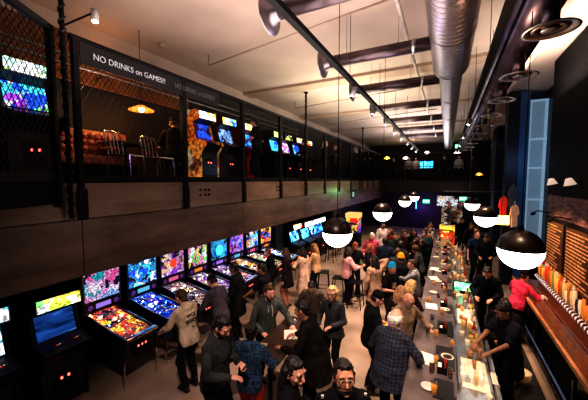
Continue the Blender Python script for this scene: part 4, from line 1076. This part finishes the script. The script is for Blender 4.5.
    if st == 'beanie':
        b = MB(); b.lathe([(.088*k, -.012), (.092*k, 0), (.092*k, .03*k), (.086*k, .034*k), (.083*k, .07*k), (.06*k, .115*k), (.02*k, .135*k), (0, .137*k)], hp((0, -.012, .03)), 20, hd @ V((0, -.12, 1)))
        b.build('beanie', cloth(hair[2]), root, True)
        h2 = MB(); h2.ell(hp((0, -.03, -.01)), (.079*k, .072*k, .06*k), hd, 12); blob(h2, 'hair', hairm, .012, root, 1)
    if beard:
        b = MB(); b.ell(hp((0, .034, -.085)), (.055*k, .060*k, .040*k), hd, 12)
        for sx in (-1, 1): b.cap(hp((sx*.066, .022, -.02)), hp((sx*.050, .045, -.075)), .012*k, .018*k, 8)
        b.cap(hp((-.025, .094, -.047)), hp((.025, .094, -.047)), .008*k, .008*k, 6)
        blob(b, 'beard', mat('hair_'+beard, HC[beard], .6, 0, .4, 40), .009, root, 1)
    # eyes and mouth
    if res < 2:
        for sx in (-1, 1):
            e = MB().m(mat('eye_white', (.7, .68, .65), .3)).ell(hp((sx*.030, .079, .004)), (.0125*k, .0105*k, .009*k), hd, 10)
            e.m(mat('iris', (.02, .012, .008), .2)).ell(hp((sx*.030, .0875, .003)), (.0058*k, .003*k, .0058*k), hd, 8)
            e.build('eye', None, root, True)
            if res == 0:
                MB().cap(hp((sx*.018, .092, .026)), hp((sx*.044, .084, .029)), .0045*k, .0035*k, 6).build('eyebrow', hairm if st not in ('bald',) else mat('hair_brown', HC['brown']), root, True)
        MB().cap(hp((-.016, .0955, -.058)), hp((.016, .0955, -.058)), .0045*k, .0045*k, 6).build('mouth', mat('lips', (.35, .09, .07), .5), root, True)
    if glasses:
        g = MB()
        for sx in (-1, 1):
            pts = [hp((sx*.032+.024*math.cos(a), .102, .002+.018*math.sin(a))) for a in [2*PI*q/14 for q in range(15)]]
            g.tube(pts, .0028, 5); g.tube([hp((sx*.056, .100, .006)), hp((sx*.080, .0, .008))], .0025, 5)
        g.tube([hp((-.010, .104, .004)), hp((.010, .104, .004))], .0025, 5)
        g.build('glasses', mat('glasses_frame', (.02, .015, .012), .3), root)
    if inner:
        b = MB(); loft_ell(b, [(tr((0, .06, z)), ax*rx, ay*.068) for z, rx in ((.02, .045), (.2, .05), (.36, .058), (.47, .05), (.50, .03))])
        blob(b, 'shirt', cloth(inner), .012, root, 1)
    if apron:
        b = MB(); b.box(-.15, .15, .125*f, .135*f, -.45, .28, .003)
        o = b.build('apron', cloth(apron), root); o.location = P
    if hood == 'cords':
        b = MB()
        for sx in (-1, 1): b.tube([tr((sx*.035, .105, .47)), tr((sx*.04, .145, .38)), tr((sx*.042, .148, .28))], .006, 5)
        b.build('hood_cord', mat('cord_white', (.75, .72, .68), .7), root)
    if back:
        for q, (tx, sz, dz) in enumerate(back):
            q_ = Rt.to_4x4() @ Matrix.Rotation(PI/2, 4, 'X')
            o = text('back_lettering', tx, sz, mat('print_black', (.01, .01, .01), .8), tr((0, -.142, dz)), q_.to_euler(), root, .004)
    if mark:
        for (px_, py_, pz_, sx_, sz_, c_) in mark:
            b = MB(); b.box(-sx_, sx_, -.006, .006, -sz_, sz_, .003); o = b.build('print', cloth(c_), root); o.location = tr((px_, py_, pz_)); o.rotation_euler = Rt.to_euler()
    root.location = (x, y, z0); root.rotation_euler = (0, 0, math.radians(face)); root.scale = (s, s, s)
    tag(root, label, 'person', group)
    return root
def held(o_name, mb, m, person_o, local, label, cat, rot=(0, 0, 0), smooth=False):
    """a thing carried by someone: stays top-level, placed at the hand"""
    o = mb.build(o_name, m, None, smooth)
    M = Matrix.Translation(person_o.location) @ Matrix.Rotation(person_o.rotation_euler.z, 4, 'Z') @ Matrix.Scale(person_o.scale.x, 4)
    o.location = M @ V(local); o.rotation_euler = (rot[0], rot[1], rot[2]+person_o.rotation_euler.z)
    tag(o, label, cat); return o

def art_cloth(name, a, b, scale):
    if name in _mc: return _mc[name]
    m = plaid(name, a, b, scale, .5)
    for n in m.node_tree.nodes:
        if n.type == "TEX_WAVE": n.inputs["Distortion"].default_value = 14
    return m
p = person(-2.65, 2.87, -88, 1.90, 'bearded man in dark grey sweater looking down at the phone in his hands', skin='pink',hair=('short','black'),beard='black',top=(.045,.048,.052),legs=(.01,.011,.016),head=(28,0,0),Lh=(-.05,.34,1.16),Rh_=(.14,.34,1.10),res=0,fat=1.15,lean=6)
held('phone', MB().box(-.037,.037,-.004,.004,-.07,.07,.003), black_gloss, p, (.03,.44,1.16), 'black phone held up by the bearded man in dark grey sweater', 'phone', (-.5,0,0))
p = person(-2.29, 3.15, 12, 1.69, 'person with black hair in blue patterned jacket, seen from behind at the long table', skin='tan',hair=('short','black'),topm=art_cloth('blue_pattern',(.006,.010,.030),(.03,.085,.17),7),legs=(.5,.06,.03),head=(10,10,0),Lh=(-.26,.22,1.15),Rh_=(.24,.32,1.08),res=0,hood=True)
p = person(-2.84, 4.40, -123, 1.80, 'man in grey hoodie with white cords standing behind the long high table', skin='pink',hair=('short','brown'),beard='brown',top=(.075,.085,.078),legs=(.012,.012,.016),head=(8,10,0),Lh=(-.30,.42,1.06),Rh_=(.22,.36,1.04),res=0,hood='cords',lean=10,fat=1.1)
p = person(-1.62, 3.86, 102, 1.90, 'person in black shirt with dark hair leaning on the long table, back to the camera', skin='tan',hair=('short','black'),top=(.012,.010,.010),legs=(.008,.008,.01),head=(20,-5,0),Lh=(-.18,.42,1.10),Rh_=(.22,.34,1.10),res=0,lean=14,fat=1.45,coat=.70)
p = person(-1.78, 5.07, 167, 1.70, 'blonde woman in dark cardigan and black dress standing behind the man in black', skin='fair',hair=('long','blonde'),top=(.05,.052,.055),legs=(.01,.01,.012),head=(4,15,0),Lh=(-.12,.26,1.06),Rh_=(.20,.22,.98),res=0,glasses=True,inner=(.008,.008,.01),coat=.78,sc_head=1.1)
p = person(-1.44, 2.66, -73, 1.74, 'person with long dark hair in black jacket at the bottom edge of the photo', skin='fair',hair=('long','black'),top=(.01,.01,.012),head=(8,-30,0),res=0,inner=(.6,.52,.42),Lh=(-.2,.3,1.0),Rh_=(.2,.32,.95),fat=1.2,sc_head=1.22)
p = person(-0.84, 2.66, -149, 1.90, 'man with glasses and beard in black jacket with white shoulder stripes, closest to the camera', skin='tan',hair=('short','black'),beard='black',glasses=True,top=(.008,.008,.01),head=(-12,0,0),res=0,inner=(.35,.35,.4),fat=1.2,sc_head=1.14,Lh=(-.28,.2,1.0),Rh_=(.28,.2,1.0),mark=[(.19,.03,.47,.012,.06,(.7,.7,.7)),(-.19,.03,.47,.012,.06,(.7,.7,.7))])
p = person(-3.85, 3.56, 87, 1.76, 'man in cream hoodie with black back print playing the third pinball', skin='pink',hair=('short','brown'),top=(.55,.44,.34),legs=(.01,.01,.014),head=(26,0,0),Lh=(-.22,.42,1.00),Rh_=(.22,.42,1.00),res=0,hood=True,lean=12,back=[('VICE',.085,.36),('BESIDE',.085,.27),('vb',.05,.17)])
p = person(-3.90, 4.43, 82, 1.76, 'player in long grey coat and dark cap leaning over the pinball', skin='fair',hair=('cap','black',(.015,.012,.015)),top=(.075,.065,.085),legs=(.01,.01,.014),head=(30,0,0),Lh=(-.22,.42,1.0),Rh_=(.24,.40,1.0),res=1,lean=18,coat=.55)
p = person(-4.09, 5.20, 107, 1.80, 'tall person in black standing between two pinball machines', skin='brown',hair=('short','black'),top=(.01,.009,.012),legs=(.008,.008,.01),head=(14,0,0),Lh=(-.2,.25,.95),res=1,coat=.6)
p = person(-3.57, 5.53, 97, 1.76, 'person in black tee with pale back print in front of the far pinballs', skin='tan',hair=('short','black'),top=(.012,.012,.014),legs=(.01,.01,.012),sleeve='short',head=(20,0,0),Lh=(-.24,.40,1.0),Rh_=(.24,.40,1.0),res=1,mark=[(0,-.138,.3,.07,.05,(.35,.3,.2))])
p = person(-3.92, 7.23, 97, 1.72, 'woman in black coat with bare legs standing at the last pinball', skin='fair',hair=('long','brown'),top=(.015,.01,.012),legs=(.35,.18,.13),head=(12,0,0),Rh_=(.2,.3,1.1),res=1,coat=.62)
p = person(-3.63, 7.69, 77, 1.68, 'woman in long cream coat with dark hair by the far arcade cabinets', skin='fair',hair=('long','black'),top=(.60,.44,.34),legs=(.35,.25,.2),head=(10,0,0),Lh=(-.2,.35,1.2),res=1,coat=.35)
p = person(-3.52, 8.34, 87, 1.66, 'person in tan top just behind the woman in long cream coat', skin='fair',hair=('bob','dirty'),top=(.62,.40,.24),legs=(.02,.02,.03),head=(10,0,0),Lh=(-.2,.35,1.15),res=1)
p = person(-2.48, 5.72, -163, 1.62, 'person in black patterned jacket bending over a cream bag in the walkway', skin='fair',hair=('short','black'),topm=plaid('jacket_check',(.01,.01,.012),(.30,.22,.16),11,.75),legs=(.01,.01,.012),lean=22,head=(40,0,0),Lh=(-.2,.3,.95),Rh_=(.24,.3,.95),res=1,fat=1.15)
p = person(-4.53, 7.40, 102, 1.62, 'red haired person with black top at the orange lit pinball', skin='pink',hair=('short','red'),top=(.012,.012,.02),head=(22,0,0),Lh=(-.24,.38,1.0),Rh_=(.24,.38,1.0),res=1,lean=10)
p = person(-2.51, 8.20, -43, 1.70, 'woman in pale pink long sleeve top at the small square table', skin='fair',hair=('long','black'),top=(.62,.36,.38),legs=(.012,.012,.016),head=(18,10,0),Lh=(-.14,.36,1.12),Rh_=(.18,.34,1.14),res=1)
p = person(-2.47, 8.86, -143, 1.74, 'man in black shirt behind the small square table, facing the camera', skin='tan',hair=('short','red'),top=(.015,.014,.02),head=(20,0,0),Lh=(-.2,.3,1.1),Rh_=(.2,.3,1.1),res=1)
p = person(-2.28, 10.50, 177, 1.78, 'grey haired man in pink red hoodie standing beyond the small table', skin='pink',hair=('short','white'),top=(.45,.07,.12),legs=(.02,.02,.03),head=(16,10,0),Rh_=(.2,.3,1.05),res=1,hood=True,fat=1.1)
p = person(-2.43, 13.08, -143, 1.80, 'person in loose white shirt behind the group, below the second pendant', skin='tan',hair=('short','black'),top=(.75,.66,.62),legs=(.01,.01,.01),head=(5,0,0),res=1,fat=1.15,coat=.75)
p = person(-1.67, 9.55, 17, 1.80, 'broad man in navy jacket seen from behind by the far table', skin='fair',hair=('short','black'),top=(.014,.02,.04),legs=(.01,.01,.014),head=(8,0,0),res=1,fat=1.25)
p = person(-1.52, 7.43, 47, 1.72, 'long haired woman in tan coat seen from behind, hand at her hair', skin='fair',hair=('long','black'),top=(.40,.26,.18),legs=(.012,.01,.012),head=(5,15,0),Rh_=(.16,.16,1.52),res=1,coat=.6)
p = person(-1.14, 7.16, -123, 1.68, 'woman in bright blue beanie and black printed top', skin='pink',hair=('beanie','black',(.03,.42,.75)),top=(.012,.012,.014),legs=(.02,.02,.02),head=(10,-10,0),Lh=(-.1,.30,1.15),Rh_=(.12,.3,1.12),res=1,mark=[(0,.135,.28,.06,.07,(.5,.4,.3))],sleeve='short')
p = person(-1.07, 4.92, -68, 1.78, 'man in black cap and black tee holding a pink magazine', skin='pink',hair=('cap','black',(.01,.01,.012)),top=(.010,.010,.012),legs=(.01,.01,.012),sleeve='short',head=(22,0,0),Lh=(-.10,.32,1.12),Rh_=(.12,.34,1.14),res=0,fat=1.1)
held('magazine', MB().box(-.10,.10,-.004,.004,-.13,.13,.001), art('magazine_cover',[(.9,.05,.35),(1,.2,.6),(.95,.7,.1),(.8,.05,.3),(.1,.4,.5)],5,.55,4), p, (.0,.30,1.20), 'bright pink magazine held by the man in the black cap', 'magazine', (-.5,0,0))
p = person(-0.62, 4.11, -13, 1.84, 'white haired older man in dark blue plaid shirt at the bar, back to the camera', skin='pink',hair=('side','white'),beard='white',topm=plaid('plaid_navy',(.010,.010,.016),(.035,.045,.085),7),legs=(.01,.01,.014),head=(15,-15,0),Lh=(-.2,.34,1.1),Rh_=(.26,.34,1.10),res=0,fat=1.35,coat=.76,lean=9)
p = person(-0.62, 5.34, -138, 1.74, 'bald man with glasses in beige jacket leaning at the bar', skin='pink',hair=('bald','brown'),beard='grey',glasses=True,top=(.30,.21,.145),legs=(.03,.03,.04),head=(24,15,0),Lh=(-.34,.28,1.1),Rh_=(.2,.3,1.08),res=0,fat=1.15,lean=8)
p = person(-0.75, 5.78, -33, 1.62, 'woman with long light brown hair sitting just behind the bald man', skin='fair',hair=('long','dirty'),top=(.02,.015,.015),head=(12,0,0),res=1)
p = person(-0.62, 6.22, -43, 1.62, 'woman with long blonde hair at the bar beyond the bald man', skin='fair',hair=('long','blonde'),top=(.02,.015,.02),head=(12,0,0),Rh_=(.2,.34,1.1),res=1)
p = person(-0.62, 7.81, 107, 1.66, 'man in black and white striped sweater at the bar stretching an arm to the left', skin='pink',hair=('short','brown'),topm=stripes('sweater_stripe',(.02,.02,.025),(.45,.45,.48),10),legs=(.01,.01,.012),head=(10,0,0),Lh=(-.06,.52,1.25),Rh_=(.16,.36,1.15),res=1,lean=6,fat=1.1)
p = person(-0.99, 8.09, 27, 1.68, 'person in mustard yellow beanie seen from behind near the bar', skin='fair',hair=('beanie','black',(.75,.33,.03)),top=(.012,.012,.014),head=(5,0,0),res=1)
p = person(-0.79, 10.32, 27, 1.74, 'person in black with pale collar standing beyond the yellow beanie', skin='fair',hair=('short','brown'),top=(.012,.012,.014),head=(0,0,0),res=2,Lh=(-.12,.0,1.62),Rh_=(.12,.0,1.62))
p = person(-1.21, 9.53, -3, 1.74, 'person in black jacket left of the dark violet wall', skin='tan',hair=('short','black'),top=(.014,.02,.018),head=(0,0,0),res=2)
p = person(-0.62, 9.81, 87, 1.62, 'curly haired person with arms crossed leaning on the far bar', skin='fair',hair=('curly','brown'),top=(.05,.06,.055),sleeve='short',head=(25,0,0),Lh=(-.1,.36,1.12),Rh_=(.12,.34,1.12),res=2,lean=15)
p = person(-0.62, 10.91, 117, 1.62, 'person in black reaching out at the far bar', skin='fair',hair=('short','black'),top=(.01,.01,.014),head=(10,0,0),Lh=(-.1,.5,1.2),res=2)
p = person(0.95, 12.12, -148, 1.84, 'bald bartender in navy tee standing at the far end of the bar', skin='pink',hair=('buzz','brown'),top=(.010,.025,.055),legs=(.01,.01,.012),sleeve='short',head=(5,0,0),res=1,fat=1.1)
p = person(-0.62, 13.39, -143, 1.76, 'person in white top far beyond the bar', skin='fair',hair=('short','brown'),top=(.55,.5,.5),res=2)
p = person(0.36, 17.08, -123, 1.78, 'person in dark clothes in front of the lit far doorway', skin='fair',hair=('short','black'),top=(.02,.02,.02),res=2)
p = person(-1.61, 10.86, -143, 1.78, 'person in dark green jacket in the shadow by the far tables', skin='tan',hair=('short','black'),top=(.014,.03,.02),res=2)
p = person(-0.62, 12.58, 47, 1.76, 'person in maroon top beyond the far bar end', skin='fair',hair=('short','brown'),top=(.10,.02,.03),res=2)
p = person(1.23, 11.75, 177, 1.86, 'tall bartender in black shirt with towels tucked at the waist', skin='tan',hair=('short','black'),top=(.008,.009,.014),legs=(.01,.01,.012),head=(28,0,0),Lh=(-.15,.36,1.05),Rh_=(.18,.36,1.02),res=1,fat=1.2,lean=10,mark=[(.17,.0,-.12,.035,.11,(.7,.6,.48)),(-.16,.05,-.14,.03,.09,(.7,.6,.48))])
p = person(0.92, 7.95, 167, 1.80, 'bartender in black bending over the ice well beside the green screen', skin='fair',hair=('short','black'),top=(.008,.010,.018),legs=(.01,.01,.012),head=(35,0,0),Lh=(-.12,.42,1.0),Rh_=(.18,.40,1.0),res=1,fat=1.1,lean=24,mark=[(.15,-.10,-.08,.04,.10,(.72,.6,.45))])
p = person(0.95, 5.49, 122, 1.76, 'bartender in black tee nearest the camera, working at the underbar with hands out', skin='tan',hair=('short','black'),top=(.018,.018,.032),legs=(.008,.008,.01),head=(30,0,0),Lh=(-.14,.44,1.02),Rh_=(.14,.46,1.0),res=0,sleeve='short',lean=8,coat=.62)
p = person(1.47, 7.99, -48, 1.62, 'bartender in bright pink shirt and black cap reaching to the beer taps', skin='pink',hair=('cap','black',(.012,.01,.012)),top=(.85,.07,.17),legs=(.01,.01,.012),head=(14,0,0),Lh=(-.16,.40,1.22),Rh_=(.2,.42,1.14),res=0,lean=12)
held('bar_cloth', MB().ell((0,0,0),(.09,.07,.12),None,10), mat('rag_white',(.7,.65,.68),.9,0,.1), p, (.30,.40,1.08), 'white bar cloth hanging from the hand of the bartender in pink', 'cloth')
p = person(-1.16, 8.60, 7, 1.72, 'person with brown hair in dark grey top between the blue and yellow beanies', skin='fair',hair=('short','brown'),top=(.03,.03,.035),res=2)
p = person(-1.45, 11.83, -133, 1.74, 'person in dark brown jacket deep in the crowd left of the violet wall', skin='fair',hair=('short','brown'),top=(.05,.025,.015),res=2)
p = person(-1.08, 12.10, -163, 1.76, 'person in black with long dark hair in front of the violet wall', skin='tan',hair=('long','black'),top=(.01,.01,.012),res=2)
p = person(-0.62, 12.12, -123, 1.72, 'person in dark teal top before the violet wall', skin='fair',hair=('short','black'),top=(.01,.05,.05),res=2)
p = person(-1.87, 12.03, 127, 1.74, 'person in dark wine red coat beyond the navy jacket', skin='fair',hair=('bob','brown'),top=(.12,.015,.02),res=2)
p = person(-2.12, 9.16, -83, 1.66, 'person with auburn hair in black right of the man behind the small table', skin='fair',hair=('bob','red'),top=(.015,.015,.02),res=2)
p = person(-0.62, 14.35, -143, 1.78, 'person in pale grey shirt close to the lit far doorway', skin='tan',hair=('short','black'),top=(.35,.33,.32),res=2)
p = person(0.67, 16.61, -143, 1.80, 'person in black standing right of the far doorway', skin='fair',hair=('short','black'),top=(.012,.012,.014),res=2)
p = person(0.97, 14.51, -163, 1.84, 'staff member in black at the far bar end under the third pendant', skin='tan',hair=('short','black'),top=(.012,.012,.014),res=2)
p = person(1.11, 13.17, 147, 1.86, 'staff member in dark navy between the two tall bartenders', skin='fair',hair=('bun','brown'),top=(.012,.02,.04),res=2)
p = person(0.95, 6.17, 177, 1.66, 'bartender with dark hair crouching over the bottles beside the green screen', skin='tan',hair=('bun','black'),top=(.012,.012,.016),head=(35,0,0),Lh=(-.14,.42,1.0),Rh_=(.14,.42,1.0),res=1,lean=18,coat=.6)

# people on the mezzanine
p = person(-5.15, 4.5, 60, 1.74, 'person in black seated at the mezzanine table, back to the railing', skin='tan', hair=('cap', 'black', (.02, .02, .022)), top=(.012, .012, .014), sit=True, seat_h=.46, res=1, z0=3.58, Lh=(-.15, .4, .78), Rh_=(.15, .4, .78), head=(5, 0, 0))
p = person(-5.75, 5.15, 130, 1.70, 'person facing right across the mezzanine table, face lit orange', skin='pink', hair=('short', 'brown'), top=(.02, .015, .015), sit=True, seat_h=.46, res=1, z0=3.58, Lh=(-.2, .35, .8), head=(5, 0, 0))
p = person(-4.95, 7.3, 100, 1.84, 'tall person in black tee standing at the upstairs arcade games with bare arm', skin='pink', hair=('short', 'black'), top=(.008, .008, .010), sleeve='short', res=1, z0=3.58, Lh=(-.25, .25, 1.05), Rh_=(.28, .2, 1.0), head=(10, 0, 0))
p = person(-5.0, 10.9, 80, 1.70, 'person in dark top leaning to the upstairs screens', skin='pink', hair=('short', 'brown'), top=(.03, .02, .02), res=2, z0=3.58, lean=15, Lh=(-.2, .4, 1.1))
p = person(-4.9, 12.4, -60, 1.76, 'blonde person upstairs holding a rail near the middle of the mezzanine', skin='fair', hair=('long', 'blonde'), top=(.03, .03, .03), res=2, z0=3.58)
p = person(-4.95, 13.9, -120, 1.74, 'person with orange lit face upstairs beyond the blonde person', skin='pink', hair=('short', 'red'), top=(.04, .04, .05), res=2, z0=3.58, Rh_=(.2, .3, 1.2))
for i, (x, y, f, lab, c) in enumerate(((-3.7, 24.2, 160, 'dark clothed person at the left of the far mezzanine', (.02, .02, .02)), (-2.6, 24.0, 190, 'person in grey standing at the far mezzanine rail', (.3, .3, .32)), (-2.1, 24.3, 170, 'person in pale shirt beside the one in grey on the far mezzanine', (.5, .48, .45)),
        (-.2, 23.6, 180, 'person in black at the middle of the far mezzanine rail', (.01, .01, .01)), (.7, 23.7, 175, 'person in white striped top at the far mezzanine rail', (.55, .55, .55)), (1.5, 24.2, 180, 'person in violet top at the right of the far mezzanine', (.12, .04, .14)))):
    person(x, y, f, 1.74, lab, skin='fair', hair=('short', ['black', 'brown'][i % 2]), top=c, res=2, z0=3.58)
bake_all(); bake_text()
# cream bag in the walkway
o = MB().ell((0, 0, .16), (.20, .12, .16), None, 14).build('shoulder_bag', cloth((.5, .42, .3)), None, True); o.location = (-2.75, 5.5, .0); tag(o, 'cream bag on the floor by the person in patterned jacket', 'bag')
# ------------------------------------------------------------------ LIGHT
def area(name, loc, size, power, c, rot=(0, 0, 0), sy=None):
    l = bpy.data.lights.new(name, 'AREA'); l.energy = power; l.color = c; l.size = size
    if sy: l.shape = 'RECTANGLE'; l.size_y = sy
    o = bpy.data.objects.new(name, l); col.objects.link(o); o.location = loc; o.rotation_euler = rot
    o['kind'] = 'structure'
    return o
def point(name, loc, power, c, r=.1):
    l = bpy.data.lights.new(name, 'POINT'); l.energy = power; l.color = c; l.shadow_soft_size = r
    o = bpy.data.objects.new(name, l); col.objects.link(o); o.location = loc; return o
def spotl(name, loc, target, power, c, ang=60, r=.05, blend=.6):
    l = bpy.data.lights.new(name, 'SPOT'); l.energy = power; l.color = c; l.spot_size = math.radians(ang); l.spot_blend = blend; l.shadow_soft_size = r
    o = bpy.data.objects.new(name, l); col.objects.link(o); o.location = loc
    o.rotation_euler = (V(target)-V(loc)).to_track_quat('-Z', 'Y').to_euler(); return o
area('upfill_near', (-2.0, 3.5, 4.6), 3.0, 105, (1, .84, .78), (PI, 0, 0), 4)  # near, mid and far fills added to brighten the ceiling, no fixtures there
area('upfill_mid', (-2.6, 10, 4.7), 2.5, 140, (1, .92, .72), (PI, 0, 0), 5)
area('upfill_far', (-1.5, 17, 4.9), 3, 200, (1, .95, .92), (PI, 0, 0), 8)
area('uplight_bar', (1.75, 7.6, 5.5), .5, 60, (1, .85, .72), (PI, 0, 0), 3)
for i, y in enumerate(spot_y):
    spotl('spot_beam', (-1.58, y, 5.1), (-1.6+(.9 if i % 2 else -1.3), y+.6, 0), 560, (1, .72, .56), 62)
for i, y in enumerate((3.0, 5.2, 7.4, 9.6, 11.8)):
    spotl('bar_beam', (.5, y, 5.1), (.05, y+.3, 1.0), 330, (1, .72, .50), 50)
spotl('near_beam', (-.4, 1.2, 5.2), (-.5, 2.8, 1.5), 160, (1, .74, .62), 50)
spotl('near_beam', (-1.0, .8, 5.2), (-1.9, 3.4, 1.0), 420, (1, .76, .64), 66)
spotl('tap_beam', (1.2, 5.6, 3.6), (2.1, 6.4, 1.3), 110, (1, .55, .28), 80)
spotl('tap_beam', (1.2, 7.8, 3.6), (2.1, 8.3, 1.3), 110, (1, .55, .28), 80)
for y in (7.85, 9.2):
    spotl('menu_beam', (1.86, y-.5, 2.95), (2.24, y-.6, 2.2), 18, (1, .55, .25), 110)
point('copper_lamp_light', (-5.5, 4.0, 4.9), 22, (1, .40, .10), .12)
point('mesh_wall_light', (-5.95, 3.6, 6.0), 3.5, (1, .42, .12), .2)
for y, c in ((3.3, (1, .4, .25)), (4.2, (.15, .35, 1)), (5.4, (.9, .5, .8)), (7.2, (.5, .5, 1)), (9.0, (1, .6, .4))):
    point('pinball_glow', (-5.0, y, 1.5), 3.5, c, .15)
point('fascia_green', (-3.6, 14.5, 3.0), 9, (.3, 1, .45), .2)
point('kitchen_light_source', (.5, 20.5, 2.2), 18, (1, .85, .75), .3)
point('violet_light', (-1.6, 23.2, 1.6), 16, (.35, .15, 1), .3)
point('far_upper_light', (-2.5, 23.6, 6.0), 25, (1, .7, .5), .3)
point('chair_fill', (-5.3, 3.2, 5.0), 8, (1, .8, .6), .1)  # fill added to brighten the metal chairs, no fixture there
point('duct_fill', (.45, 4.2, 4.6), 14, (1, .62, .38), .15)  # warm and violet fills added to tint the main duct, no fixtures there
point('duct_fill_violet', (-.9, 5.5, 4.9), 8, (.55, .45, 1), .15)
point('window_side', (1.9, 11.6, 4.2), 10, (.35, .6, 1), .4)
spotl('fascia_wash', (-1.2, 7.5, 5.0), (-4.4, 8.0, 3.2), 170, (1, .66, .45), 80, .2)
spotl('fascia_wash', (-1.6, 12.8, 5.0), (-4.4, 12.6, 3.2), 170, (1, .7, .5), 80, .2)
w = bpy.data.worlds.new('room'); bpy.context.scene.world = w; w.use_nodes = True
w.node_tree.nodes['Background'].inputs[0].default_value = (.05, .035, .05, 1); w.node_tree.nodes['Background'].inputs[1].default_value = .25
# ------------------------------------------------------------------ CAMERA
cd = bpy.data.cameras.new('camera'); cam = bpy.data.objects.new('camera', cd); col.objects.link(cam)
cam.location = (0, 0, H); cd.lens = 297/588*36; cd.sensor_width = 36; cd.clip_end = 100; cd.clip_start = .05
cam.rotation_euler = (math.radians(90-3.85), 0, math.radians(27.2))
sc = bpy.context.scene; sc.camera = cam
sc.view_settings.view_transform = 'Standard'; sc.view_settings.look = 'None'; sc.view_settings.exposure = 0; sc.view_settings.gamma = 1
sc.view_settings.look = 'High Contrast'
sc.view_settings.exposure = .3
sc.cycles.max_bounces = 6; sc.cycles.transparent_max_bounces = 12; sc.cycles.sample_clamp_indirect = 4
